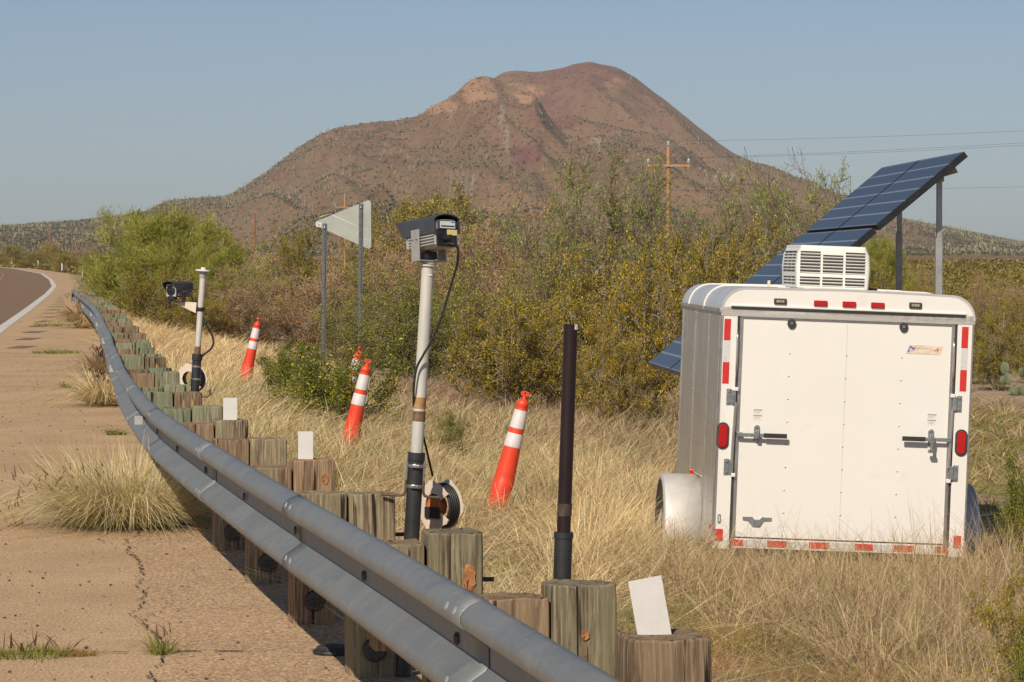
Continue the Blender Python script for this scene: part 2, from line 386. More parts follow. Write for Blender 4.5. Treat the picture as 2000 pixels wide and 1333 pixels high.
def hill_material():
    m, nt, bs = newmat('hill_rock'); v = coords(nt, 'Object')
    big = noise(nt, v, .0045, 6, .6); mid = noise(nt, v, .03, 6, .7); fine = noise(nt, v, .30, 4, .75)
    at = nt.nodes.new('ShaderNodeAttribute'); at.attribute_name = 'rock'
    c = ramp(nt, big, [(.32, (.235, .105, .060)), (.5, (.30, .155, .088)), (.66, (.255, .12, .075))])
    c = mixc(nt, ramp(nt, mid, [(.4, (0,) * 3), (.7, (.6,) * 3)]), c, (.36, .225, .15))
    base = c
    sepg = nt.nodes.new('ShaderNodeSeparateColor'); nt.links.new(at.outputs['Color'], sepg.inputs[0])
    c = mixc(nt, sepg.outputs[0], c, (.20, .09, .075))      # maroon scree
    c = mixc(nt, sepg.outputs[1], c, (.50, .28, .16))        # pale orange cliff
    c = mixc(nt, sepg.outputs[2], c, (.50, .42, .36))        # whitish spill
    veg = ramp(nt, fine, [(.42, (0,) * 3), (.58, (1,) * 3)])
    low = at.outputs['Alpha']
    mm = nt.nodes.new('ShaderNodeMath'); mm.operation = 'MULTIPLY'; nt.links.new(veg, mm.inputs[0]); nt.links.new(low, mm.inputs[1])
    c = mixc(nt, mm.outputs[0], c, (.15, .135, .07))
    nt.links.new(c, bs.inputs['Base Color']); bs.inputs['Roughness'].default_value = .95; bs.inputs['Specular IOR Level'].default_value = .05
    bump(nt, bs, fine, .8, 3.0); return m
hills = npmesh('hills', V, Q, hill_material(), smooth=True); tag(hills, kind='structure')
pv = PX.ravel(); hv = Z.ravel(); dv = DD.ravel()
pyv = HOR - (hv - CAMZ) / dv * F
def blob(cx, cy, rx, ry, sd=0):
    q = ((pv - cx) / rx) ** 2 + ((pyv - cy) / ry) ** 2 + (fbm(pv / 14 + sd, pyv / 14, 3) - .5) * 1.8
    return np.clip((1.0 - q) * 2.5, 0, 1)
rr_ = np.maximum.reduce([blob(1030, 305, 38, 30) * .95, blob(545, 343, 32, 16) * .7, blob(1130, 150, 110, 32) * .6, blob(1080, 210, 55, 45) * .6, blob(760, 315, 45, 16) * .45, blob(1440, 320, 40, 22) * .4, blob(1870, 472, 90, 26) * .4, blob(700, 290, 60, 20, 3) * .4])
gg_ = np.maximum.reduce([blob(1030, 188, 34, 18) * .95, blob(935, 178, 42, 26) * .75, blob(860, 208, 38, 20) * .8, blob(1010, 400, 120, 34, 5) * .35, blob(1200, 165, 26, 12) * .5, blob(1010, 175, 30, 12) * .5])
bb_ = np.maximum.reduce([blob(905, 362, 32, 9) * .8, blob(1168, 275, 14, 7) * .7, blob(1405, 345, 40, 5) * .7, blob(990, 270, 6, 40) * .4, blob(980, 230, 5, 30, 2) * .4])
al_ = np.clip(.52 + .55 * smooth((pyv - 200) / 190) - .5 * gg_ - .75 * (rr_ > .5), 0, 1)
ca = hills.data.color_attributes.new('rock', 'FLOAT_COLOR', 'POINT')
ca.data.foreach_set('color', np.stack([rr_, gg_, bb_, al_], 1).astype(np.float32).ravel())

def quads_cloud(C, size, aspect=1.0, up=0.0, dirs=None):
    """random oriented small quads at the points C"""
    n = len(C); size = np.broadcast_to(size, (n,))
    if dirs is None:
        a = RNG.normal(size=(n, 3)); a[:, 2] = a[:, 2] * (1 - up) + up * 1.5
    else: a = dirs + RNG.normal(size=(n, 3)) * .25
    a /= np.linalg.norm(a, axis=1)[:, None] + 1e-9
    b = np.cross(a, RNG.normal(size=(n, 3))); b /= np.linalg.norm(b, axis=1)[:, None] + 1e-9
    a = a * size[:, None] * .5; b = b * size[:, None] * .5 * aspect
    V = np.stack([C - a, C - b * .9 + a * .1, C + a, C + b * .9 + a * .1], 1).reshape(-1, 3)
    return V, np.arange(4 * n).reshape(n, 4)
# saguaros and brush far up the hillsides
def on_hill(n, pylo, pyhi, pmin=-300, pmax=2300):
    px = RNG.uniform(pmin, pmax, n * 4); d = 1200 + RNG.random(n * 4) * 2950
    z = hillz(px, d) - .6; py = HOR - (z - CAMZ) / d * F
    k = (z > 1.5) & (py > pylo) & (py < pyhi); k = np.where(k)[0][:n]
    return px[k], d[k], z[k], py[k]
px, d, z, py = on_hill(20000, 120, 500)
keep = RNG.random(len(px)) < np.clip((py - 180) / 170, .12, 1) * (.35 + .65 * (fbm(px / 60, d / 300, 3) > .47)); px, d, z = px[keep], d[keep], z[keep]
C = np.stack([(px - 1000) / F * d, d, z], 1); n = len(C)
h = RNG.uniform(3.6, 9.0, n) * d / F * RNG.uniform(.75, 1.1, n); r = .14 + h * .045
cols = []; Qs = []; base = 0
def columns(C, h, r):
    ang = np.arange(5) * 2 * np.pi / 5; ring = np.stack([np.cos(ang), np.sin(ang)], 1)
    lv = []
    for f_, s_ in ((0, .8), (.5, 1.0), (.93, .9), (1.0, .3)):
        q = np.zeros((len(C), 5, 3)); q[:, :, :2] = C[:, None, :2] + ring[None] * (r * s_)[:, None, None]; q[:, :, 2] = (C[:, 2] + h * f_)[:, None]; lv.append(q)
    V = np.stack(lv, 1).reshape(-1, 3); q = []
    for l in range(3):
        for j in range(5): q.append((l * 5 + j, l * 5 + (j + 1) % 5, l * 5 + 5 + (j + 1) % 5, l * 5 + 5 + j))
    Q = (np.arange(len(C))[:, None, None] * 20 + np.array(q)[None]).reshape(-1, 4)
    return V, Q
V1, Q1 = columns(C, h, r)
k = RNG.random(n) < .45; sg = RNG.choice([-1, 1], k.sum()); C2 = C[k] + np.stack([sg * r[k] * 2.6, 0 * sg, h[k] * .45], 1)
V2, Q2 = columns(C2, h[k] * .38, r[k] * .75)
sag_m = leafmat('saguaro_skin', [(0, (0.211, 0.211, 0.106)), (.5, (0.317, 0.306, 0.170)), (1, (0.423, 0.392, 0.253))], 0, .01)
tag(npmesh('saguaro_forest', np.concatenate([V1, V2]), np.concatenate([Q1, Q2 + len(V1)]), sag_m), kind='stuff', label='countless pale saguaro cacti standing over the lower hillsides')
px, d, z, py = on_hill(62000, 118, 500)
keep = RNG.random(len(px)) < .35 + .65 * smooth((py - 170) / 120); px, d, z = px[keep], d[keep], z[keep]
C = np.repeat(np.stack([(px - 1000) / F * d, d, z + .6], 1), 4, 0); C += RNG.normal(size=C.shape) * (.7, .7, .3)
V1, Q1 = quads_cloud(C, RNG.uniform(.7, 1.7, len(C)))
hb_m = leafmat('hill_brush_leaf', [(0, (0.058, 0.065, 0.033)), (.6, (0.117, 0.117, 0.052)), (1, (0.208, 0.182, 0.091))], .2, .01)
tag(npmesh('hill_brush', V1, Q1, hb_m), kind='stuff', label='dark scattered brush covering the mountain slopes')

# ================================================================ SCRUB PLAIN (far mass)
n = 17500
px = RNG.uniform(-900, 2900, n); d = np.exp(RNG.uniform(math.log(72), math.log(2300), n)); x = (px - 1000) / F * d
ok = (x > xs(d) + 3.5 + d * .004) | (x < xe(d) - 12)
nearclear = (d > 150) | (px > 2090) | ((d > 120) & ((px > 1650) | (px < 300)))
ok &= nearclear; x, d = x[ok], d[ok]; n = len(x)
cw = RNG.uniform(.8, 1.7, n); chh = RNG.uniform(.7, 1.75, n) * np.where(x < xe(d), .8, 1)
m_ = 34; C = np.repeat(np.stack([x, d, np.where(d < 1200, -1., -1.)], 1), m_, 0)
U = RNG.normal(size=(n * m_, 3)); U /= np.linalg.norm(U, axis=1)[:, None]; U *= RNG.uniform(.6, 1, (n * m_, 1))
C += np.stack([U[:, 0] * np.repeat(cw, m_), U[:, 1] * np.repeat(cw, m_), (U[:, 2] * .5 + .5) * np.repeat(chh, m_)], 1)
sz = np.clip(np.repeat(d, m_) * .00085, .12, .8) * RNG.uniform(.6, 1.3, n * m_)
V1, Q1 = quads_cloud(C, sz)
sc_m = leafmat('scrub_leaf', [(0, (0.094, 0.095, 0.022)), (.45, (0.225, 0.199, 0.042)), (.8, (0.375, 0.284, 0.060)), (1, (0.375, 0.259, 0.120))], .3, .035, var=.45)
tag(npmesh('scrub_plain', V1, Q1, sc_m), kind='stuff', label='olive green desert scrub spreading over the plain to the hills')

# ================================================================ SHRUBS AND TREES
def rnd_unit(r): 
    v = np.array([r.normal(), r.normal(), r.normal()]); return v / np.linalg.norm(v)
def grow(seed, H, Rad, nst, nbr, ntw, spread, up, thick, wob=.16, trunk=0.0):
    r = np.random.default_rng(seed); segs = []; tips = []
    for i in range(nst):
        az = 2 * math.pi * (i + r.random()) / nst; sp = spread * (r.random() ** .6)
        d0 = np.array([math.cos(az) * math.sin(sp), math.sin(az) * math.sin(sp), math.cos(sp)])
        L = H * r.uniform(.7, 1.02) if trunk == 0 else H * r.uniform(.75, 1.0)
        p = np.array([r.normal() * .05, r.normal() * .05, 0.]) * H * .4; pts = [p]; dv = d0.copy(); k = 7
        for j in range(k):
            dv = dv + rnd_unit(r) * wob + np.array([0, 0, up]) * .15; dv /= np.linalg.norm(dv); p = p + dv * L / k * np.array([Rad / H * 1.15, Rad / H * 1.15, 1.]); pts.append(p)
        rad = [thick * (1 - .75 * j / k) for j in range(k + 1)]; segs.append((np.array(pts), rad))
        for b in range(nbr):
            t = r.uniform(.18, 1.0); q = t * k; j = min(int(q), k - 1); s0 = pts[j] + (pts[j + 1] - pts[j]) * (q - j)
            dd = (pts[j + 1] - pts[j]); dd = dd / (np.linalg.norm(dd) + 1e-9) * .7 + rnd_unit(r) * .9 + np.array([0, 0, up * .5]); dd /= np.linalg.norm(dd)
            Lb = H * r.uniform(.18, .36) * (1.15 - .5 * t); bp = [s0]; p2 = s0
            for jj in range(4): dd = dd + rnd_unit(r) * .28 + np.array([0, 0, up * .12]); dd /= np.linalg.norm(dd); p2 = p2 + dd * Lb / 4; bp.append(p2)
            segs.append((np.array(bp), [thick * .34 * (1 - .15 * z_) for z_ in range(5)]))
            for w_ in range(ntw):
                j2 = r.integers(0, 4); s1 = bp[j2] + (bp[j2 + 1] - bp[j2]) * r.random()
                d3 = (bp[j2 + 1] - bp[j2]); d3 = d3 / (np.linalg.norm(d3) + 1e-9) * .6 + rnd_unit(r) * .85 + np.array([0, 0, up * .5]); d3 /= np.linalg.norm(d3)
                Lt = H * r.uniform(.06, .15); m1 = s1 + d3 * Lt * .5 + rnd_unit(r) * Lt * .08; e = m1 + d3 * Lt * .5 + rnd_unit(r) * Lt * .12
                segs.append((np.array([s1, m1, e]), [thick * .16, thick * .12, thick * .07])); tips.append((s1, m1, e))
    return segs, tips
def seg_mesh(segs, minr):
    V = []; Q = []; b = 0
    ang = np.array([0, 2.094, 4.189])
    for pts, rad in segs:
        t = np.gradient(pts, axis=0); t /= np.linalg.norm(t, axis=1)[:, None] + 1e-9
        a = np.cross(t, [.31, .17, .93]); a /= np.linalg.norm(a, axis=1)[:, None] + 1e-9; c = np.cross(t, a)
        rr = np.maximum(np.array(rad), minr)[:, None, None]
        ring = pts[:, None] + (a[:, None] * np.cos(ang)[None, :, None] + c[:, None] * np.sin(ang)[None, :, None]) * rr
        V.append(ring.reshape(-1, 3)); k = len(pts)
        for i in range(k - 1):
            for j in range(3): Q.append((b + i * 3 + j, b + i * 3 + (j + 1) % 3, b + i * 3 + 3 + (j + 1) % 3, b + i * 3 + 3 + j))
        b += 3 * k
    return np.concatenate(V), np.array(Q)
def leaves(tips, n, size, spread, aspect, seed, bare=.2, follow=0.0, top=0.0, H=1):
    r = np.random.default_rng(seed); T = np.array(tips); w_ = r.random(len(T)) ** 1.6; w_[r.random(len(T)) < bare] = 0
    if top: w_ *= np.clip(T[:, 2, 2] / H, .02, 1) ** top
    w_ /= w_.sum(); k = r.choice(len(T), n, p=w_); t = r.random((n, 1)) ** .7
    C = np.where(t < .5, T[k, 0] + (T[k, 1] - T[k, 0]) * t * 2, T[k, 1] + (T[k, 2] - T[k, 1]) * (t * 2 - 1)) + r.normal(size=(n, 3)) * spread
    C[:, 2] = np.maximum(C[:, 2], .02)
    dirs = None
    if follow:
        dirs = (T[k, 2] - T[k, 0]); dirs /= np.linalg.norm(dirs, axis=1)[:, None] + 1e-9; dirs[:, 2] += follow * .6
    return quads_cloud(C, size * r.uniform(.6, 1.35, n), aspect, dirs=dirs)
bark = pm('grey_bark', (.22, .17, .13), (.12, .09, .07), 30, .9)
bark2 = pm('pale_bark', (.36, .30, .25), (.20, .16, .13), 30, .9)
bark3 = pm('dark_bark', (.10, .07, .05), (.055, .04, .03), 30, .9)
twigbrown = pm('brown_twig', (.36, .27, .20), (.22, .16, .12), 2, .9)
twigdark = pm('dark_twig', (.22, .155, .11), (.12, .085, .06), 1.5, .9)
barkg = pm('green_bark', (.20, .20, .07), (.12, .13, .045), 20, .8)
L_creo = leafmat('creosote_leaf', [(0, (0.126, 0.128, 0.015)), (.35, (0.252, 0.227, 0.024)), (.66, (0.390, 0.304, 0.035)), (.76, (0.56, 0.36, 0.036)), (.88, (0.68, 0.47, 0.033)), (1, (0.72, 0.53, 0.055))], .35)
L_creo2 = leafmat('creosote_green_leaf', [(0, (0.088, 0.126, 0.017)), (.5, (0.211, 0.260, 0.035)), (.85, (0.352, 0.370, 0.056)), (.9, (0.792, 0.554, 0.042)), (1, (0.820, 0.638, 0.070))], .35)
L_oliv = leafmat('olive_leaf', [(0, (0.125, 0.141, 0.032)), (.5, (0.295, 0.296, 0.063)), (.85, (0.453, 0.426, 0.095)), (1, (0.589, 0.473, 0.142))], .35)
L_palo = leafmat('palo_verde_leaf', [(0, (0.193, 0.201, 0.036)), (.5, (0.411, 0.433, 0.079)), (1, (0.653, 0.603, 0.138))], .4)
L_mesq = leafmat('mesquite_leaf', [(0, (0.197, 0.283, 0.040)), (.5, (0.395, 0.527, 0.090)), (.8, (0.533, 0.649, 0.119)), (1, (0.435, 0.344, 0.158))], .45)
L_brow = leafmat('dry_mesquite_leaf', [(0, (0.286, 0.184, 0.077)), (.4, (0.514, 0.329, 0.144)), (.75, (0.684, 0.427, 0.193)), (1, (0.514, 0.463, 0.097))], .35)
L_acac = leafmat('acacia_leaf', [(0, (0.220, 0.179, 0.035)), (.5, (0.418, 0.328, 0.068)), (1, (0.616, 0.486, 0.117))], .35)
KINDS = {  # H, Rad, stems, branches, twigs, spread, up, thick, leafmat, barkmat, nleaf, size, lspread, aspect, bare, follow, top, minr
 'creosote': (2.4, 1.6, 20, 9, 8, 1.05, .15, .022, L_creo, bark2, 30000, .036, .040, .75, .12, 0, .2, .0022),
 'greenbush': (1.2, .9, 18, 8, 7, 1.1, .2, .012, L_creo2, bark, 24000, .026, .03, .7, .1, 0, 0, .0016),
 'olive': (2.6, 1.7, 18, 9, 8, 1.1, .1, .024, L_oliv, bark, 26000, .042, .05, .6, .12, 0, .1, .003),
 'palo': (3.0, 2.1, 16, 12, 12, 1.15, .45, .03, L_palo, barkg, 90000, .11, .07, .085, .05, 1.0, .2, .005),
 'mesquite': (3.6, 2.1, 11, 11, 12, 1.15, .12, .036, L_mesq, twigdark, 8600, .058, .05, .45, .5, 0, .6, .0056),
 'thorny': (3.4, 2.5, 10, 15, 15, 1.25, .05, .045, L_mesq, twigdark, 5200, .055, .05, .45, .45, 0, 1.4, .0062),
 'brown': (2.6, 2.0, 16, 12, 12, 1.15, .15, .024, L_brow, twigbrown, 17000, .05, .06, .4, .2, 0, .2, .0038),
 'acacia': (3.2, 2.0, 12, 11, 10, 1.0, .2, .03, L_acac, bark, 20000, .065, .07, .55, .2, 0, .6, .005),
}
PROTO = {}
def proto(kind, var):
    key = (kind, var)
    if key in PROTO: return PROTO[key]
    H, Rd, ns, nb, ntw, sp, up, th, lm, bm_, nl, ls, lsp, asp, bare, fol, top, mr = KINDS[kind]
    segs, tips = grow(hash(kind) % 1 + sum(map(ord, kind)) * 10 + var, H, Rd, ns, nb, ntw, sp, up, th)
    V, Q = seg_mesh(segs, mr); LV, LQ = leaves(tips, nl, ls, lsp, asp, var + 5, bare, fol, top, H)
    allz = LV[:, 2]; hh = np.percentile(allz, 99.3); ww = np.percentile(np.abs(LV[:, 0]), 98)
    PROTO[key] = dict(V=V, Q=Q, LV=LV, LQ=LQ, h=hh, w=ww, lm=lm, bm=bm_, me=None); return PROTO[key]
TREEK = ('palo', 'mesquite', 'thorny', 'acacia', 'brown')
def plant(kind, var, px, basepy, wpx, toppy, label, d=None, rot=None, name=None, cat=None, group=None, sink=0.05):
    p = proto(kind, var); d = d or ghit(px, basepy); x = (px - 1000) / F * d; z = zg(x, d) - sink
    topz = P(px, toppy, d).z; sz = (topz - z) / p['h']; sx = wpx / 2 / F * d / p['w']
    isT = kind in TREEK
    nm = name or {'creosote': 'creosote_bush', 'greenbush': 'green_shrub', 'olive': 'desert_shrub', 'palo': 'palo_verde_tree', 'mesquite': 'mesquite_tree', 'thorny': 'mesquite_tree', 'brown': 'bare_mesquite', 'acacia': 'acacia_tree'}[kind]
    e = thing(nm, label, cat or ('tree' if isT else 'shrub'), (x, d, z), (0, 0, rot if rot is not None else random.uniform(0, 6.28)), group)
    e.scale = (sx, sx, sz)
    names = ('trunk', 'crown') if isT else ('stems', 'foliage')
    if p['me'] is None:
        a = npmesh(names[0], p['V'], p['Q'], p['bm'], e); b = npmesh(names[1], p['LV'], p['LQ'], p['lm'], e); p['me'] = (a, b)
    else:
        for q in p['me']:
            c = q.copy(); COL.objects.link(c); c.parent = e
    return e
GB = 'shrubs of the roadside thicket'; GT = 'trees of the roadside thicket'
# left side, going away from the viewer
plant('palo', 0, 335, 648, 330, 418, 'big dense bright green palo verde dome left of the small camera pole', d=92, group=GT)
plant('palo', 2, 260, 645, 210, 462, 'left flank of the big green palo verde dome, a smaller dome of its own', d=94, group=GT, rot=1)
plant('palo', 1, 415, 652, 190, 455, 'smaller green palo verde dome right of the big one', d=94, group=GT, rot=2)
plant('palo', 1, 240, 628, 120, 505, 'low green palo verde skirt where the guardrail ends', d=104, group=GT)
plant('creosote', 0, 312, 655, 165, 528, 'yellow flowering creosote behind the small camera', d=78, group=GB)
plant('creosote', 1, 385, 662, 130, 548, 'yellow flowering creosote right behind the white part of the small camera pole', d=77, group=GB)
plant('palo', 2, 430, 660, 150, 490, 'feathery green tree just right of the small camera pole', d=88, group=GT)
plant('brown', 0, 470, 690, 230, 520, 'brown twiggy mesquite above the leftmost orange cone', d=78, group=GT)
plant('brown', 1, 590, 700, 260, 500, 'brown twiggy mesquite behind the left post of the triangular sign', d=80, group=GT)
plant('brown', 2, 720, 700, 240, 480, 'brown twiggy mesquite behind the right post of the triangular sign', d=82, group=GT)
plant('creosote', 2, 465, 640, 110, 462, 'tall yellow green creosote between palo verde dome and far utility pole', d=110, group=GB)
plant('creosote', 0, 570, 640, 130, 440, 'tall yellow tipped creosote left of the triangular sign', d=112, group=GB)
plant('mesquite', 0, 530, 640, 190, 470, 'green leafed mesquite on the skyline of the thicket left of the sign', d=118, group=GT)
plant('acacia', 0, 845, 640, 200, 376, 'tall golden brown acacia above the large camera', d=120, group=GT)
plant('acacia', 1, 770, 640, 170, 400, 'golden green acacia directly behind the triangular sign plate', d=124, group=GT)
plant('brown', 0, 880, 640, 240, 440, 'greyish brown tree right of the large camera', d=105, group=GT)
plant('olive', 0, 800, 792, 260, 560, 'dense olive shrub behind the large camera pole', d=60, group=GB)
plant('olive', 1, 905, 770, 240, 510, 'dense olive shrub between the large camera pole and the dark pipe', d=66, group=GB)
plant('olive', 1, 745, 730, 220, 520, 'green shrub right of the right post of the triangular sign', d=74, group=GB, rot=3)
plant('olive', 2, 700, 740, 200, 590, 'dense olive shrub behind the hidden orange cone', d=68, group=GB)
plant('brown', 2, 985, 720, 260, 420, 'grey brown mesquite above the dark pipe on its left side', d=90, group=GT)
plant('mesquite', 1, 985, 700, 260, 395, 'lime leafed mesquite left of the tall thorny mesquite', d=94, group=GT)
plant('thorny', 0, 1185, 760, 330, 300, 'tall open mesquite with lime tips left of the orange utility pole', d=84, group=GT)
plant('mesquite', 0, 1110, 760, 230, 330, 'airy mesquite with lime tips left of the tall open one', d=90, group=GT)
plant('mesquite', 2, 1265, 760, 240, 315, 'airy mesquite directly left of the orange utility pole', d=104, group=GT)
plant('mesquite', 1, 1470, 760, 220, 360, 'airy mesquite above the left end of the trailer roof', d=93, group=GT)
plant('thorny', 1, 1375, 760, 280, 345, 'open mesquite right of the orange utility pole', d=86, group=GT)
plant('mesquite', 1, 1560, 760, 270, 322, 'mesquite whose sprigs stand against the sky left of the solar panels', d=88, group=GT)
plant('brown', 1, 1290, 740, 260, 440, 'grey brown mesquite at the foot of the orange utility pole', d=200, group=GT)
plant('brown', 0, 1480, 740, 240, 450, 'grey brown mesquite left of the rooftop air conditioner', d=95, group=GT)
plant('olive', 1, 1080, 760, 220, 470, 'olive shrub rising behind the dark pipe', d=76, group=GB)
plant('creosote', 0, 985, 835, 260, 590, 'wide yellow flowering creosote behind the nearest orange cone', d=50, group=GB)
plant('creosote', 1, 1130, 850, 290, 500, 'tall yellow flowering creosote directly behind the dark pipe', d=52, group=GB)
plant('creosote', 2, 1255, 850, 260, 470, 'tall yellow flowering creosote left of the trailer', d=49, group=GB)
plant('creosote', 0, 1380, 820, 240, 455, 'yellow flowering creosote behind the front left corner of the trailer', d=56, group=GB, rot=2.0)
plant('creosote', 1, 1480, 800, 220, 470, 'yellow flowering creosote behind the trailer roof left of the air conditioner', d=60, group=GB, rot=4.0)
plant('creosote', 2, 1200, 855, 190, 640, 'low yellow flowering creosote at the foot of the tall ones', d=46, group=GB, rot=1.0)
plant('greenbush', 0, 655, 850, 225, 668, 'green shrub with small yellow flowers in front of the hidden orange cone', d=38.5, group=GB)
plant('greenbush', 1, 575, 790, 130, 690, 'small green shrub left of the hidden orange cone', d=42, group=GB)
plant('greenbush', 2, 560, 740, 100, 668, 'low bright green shrub right of the leftmost orange cone', d=50, group=GB)
plant('olive', 0, 880, 860, 90, 800, 'low grey green shrub in the dry grass right of the large camera pole', d=33, group=GB)
# right of the panels
plant('palo', 0, 1725, 600, 130, 470, 'green tree between the air conditioner and the panel legs', d=120, group=GT)
plant('creosote', 1, 1718, 620, 90, 512, 'yellow flowering creosote just right of the air conditioner', d=86, group=GB)
plant('brown', 2, 1790, 590, 70, 520, 'small hazy tree between the two panel legs', d=150, group=GT)
plant('creosote', 2, 1790, 640, 90, 560, 'creosote behind the trailer roof below the right panel leg', d=84, group=GB)
plant('creosote', 0, 1945, 760, 130, 625, 'creosote thicket right of the trailer roof corner', d=66, group=GB, rot=.6)
plant('creosote', 2, 2020, 748, 120, 640, 'creosote at the right picture edge behind the prickly pear', d=70, group=GB, rot=2.6)
plant('creosote', 1, 1890, 752, 110, 640, 'creosote showing past the upper right corner of the trailer', d=69, group=GB, rot=5.0)
plant('brown', 0, 1925, 590, 80, 535, 'grey leafless bush in the plain right of the panels', d=115, group=GB, name='bare_shrub', cat='shrub')
plant('brown', 1, 1990, 585, 90, 532, 'leafless bush in the plain at the right picture edge', d=120, group=GB, name='bare_shrub', cat='shrub')
plant('creosote', 0, 1990, 660, 120, 570, 'creosote in the plain at the right edge above the thicket', d=90, group=GB, rot=3)
plant('creosote', 1, 1880, 650, 120, 575, 'creosote in the plain beside the right panel leg', d=92, group=GB, rot=1.4)
plant('greenbush', 0, 2004, 990, 100, 880, 'sprawling green shrub at the right edge beside the trailer', d=27, group=GB)
plant('creosote', 1, 2022, 1330, 170, 1060, 'yellow flowering green shrub in the bottom right corner', d=16, group=GB)
plant('greenbush', 2, 2010, 1335, 110, 1215, 'low yellow flowering shrub in the extreme bottom right corner', d=14.2, group=GB)
# far left
plant('brown', 0, 165, 521, 55, 474, 'bare dark tree beyond the road bend', d=640, group=GT)
plant('acacia', 1, 95, 520, 60, 474, 'hazy olive tree at the foot of the leftmost utility pole', d=660, group=GT)
plant('acacia', 2, 20, 520, 70, 478, 'hazy olive tree at the left picture edge', d=680, group=GT)
for i, (a_, b_, c_, d_) in enumerate(((130, 520, 80, 492), (60, 516, 90, 492), (185, 530, 60, 498), (200, 560, 60, 520))):
    plant('creosote', i % 3, a_, b_, c_, d_, ('yellow green shrub left of the bare dark tree', 'yellow green shrub behind the leftmost white delineators', 'yellow green shrub behind the nearest white delineator', 'low shrub beyond the end of the guardrail')[i], d=(470, 560, 330, 150)[i], group=GB)
# prickly pear
e = thing('prickly_pear', 'pale green prickly pear cactus at the right edge behind the grass clearing', 'cactus', (992 / F * 63, 63, zg(992 / F * 63, 63)))
pr = random.Random(4); pad_m = pm('cactus_pad', (.15, .17, .09), (.10, .12, .06), 9, .7)
for i in range(13):
    mb = MB(); n = 12; v = []; rx, rz = pr.uniform(.07, .10), pr.uniform(.09, .13)
    for yy_, s in ((-.012, .85), (0, 1), (.012, .85)): v += [(rx * s * math.cos(2 * math.pi * k / n), yy_, rz + rz * s * math.sin(2 * math.pi * k / n)) for k in range(n)]
    f = [(r0 * n + k, r0 * n + (k + 1) % n, r0 * n + n + (k + 1) % n, r0 * n + n + k) for r0 in (0, 1) for k in range(n)] + [tuple(range(n)), tuple(range(2 * n, 3 * n))]
    M = Matrix.Translation((pr.uniform(-.33, .33), pr.uniform(-.15, .15), pr.choice([0, .0, .22, .42]) * pr.uniform(.8, 1.1))) @ Matrix.Rotation(pr.uniform(-.9, .9), 4, 'Z') @ Matrix.Rotation(pr.uniform(-.5, .5), 4, 'Y')
    mb.add(v, f, M); mb.build('pad', pad_m, e, smooth=50)

# ================================================================ GRASS
def blades(base, h, wd, lean, bend, seg=3):
    """base (n,3) h (n) wd (n) lean (n,2) -> strip of seg quads each, curling towards lean"""
    n = len(base); az = RNG.uniform(0, 2 * np.pi, n); s = np.stack([np.cos(az), np.sin(az) * .6, np.zeros(n)], 1)
    V = np.zeros((n, seg + 1, 2, 3))
    for i in range(seg + 1):
        t = i / seg; c = base.copy()
        c[:, :2] += lean * (t + bend[:, None] * t ** 2.6); c[:, 2] += h * (t - .45 * bend * t ** 3)
        w_ = wd * (1 - .85 * t ** 1.5)
        V[:, i, 0] = c - s * w_[:, None] / 2; V[:, i, 1] = c + s * w_[:, None] / 2
    q = np.array([(2 * i, 2 * i + 1, 2 * i + 3, 2 * i + 2) for i in range(seg)])
    Q = (np.arange(n)[:, None, None] * (2 * (seg + 1)) + q[None]).reshape(-1, 4)
    return V.reshape(-1, 3), Q
G_dry = leafmat('dry_grass_blade', [(0, (0.473, 0.301, 0.143)), (.3, (0.725, 0.510, 0.256)), (.7, (0.850, 0.705, 0.384)), (1, (0.850, 0.825, 0.543))], .3, 1.1, var=.42)
G_dull = leafmat('dull_grass_blade', [(0, (0.345, 0.227, 0.131)), (.4, (0.606, 0.419, 0.243)), (.85, (0.850, 0.645, 0.412)), (.93, (0.405, 0.399, 0.150)), (1, (0.345, 0.419, 0.113))], .3, 1.6, var=.5)
G_tuft = leafmat('straw_tuft_blade', [(0, (.42, .30, .12)), (.3, (.70, .54, .27)), (.7, (.85, .70, .42)), (1, (.85, .78, .56))], .2, 2.5, var=.2)
G_dead = leafmat('dead_weed', [(0, (.20, .12, .08)), (.5, (.34, .22, .15)), (1, (.48, .34, .24))], .3, .8)
G_green = leafmat('green_grass_blade', [(0, (0.137, 0.165, 0.033)), (.5, (0.293, 0.314, 0.066)), (1, (0.527, 0.446, 0.149))], .4, .8)
G_red = leafmat('rusty_weed', [(0, (0.308, 0.140, 0.056)), (.5, (0.504, 0.280, 0.112)), (1, (0.560, 0.448, 0.168))], .3, 1)
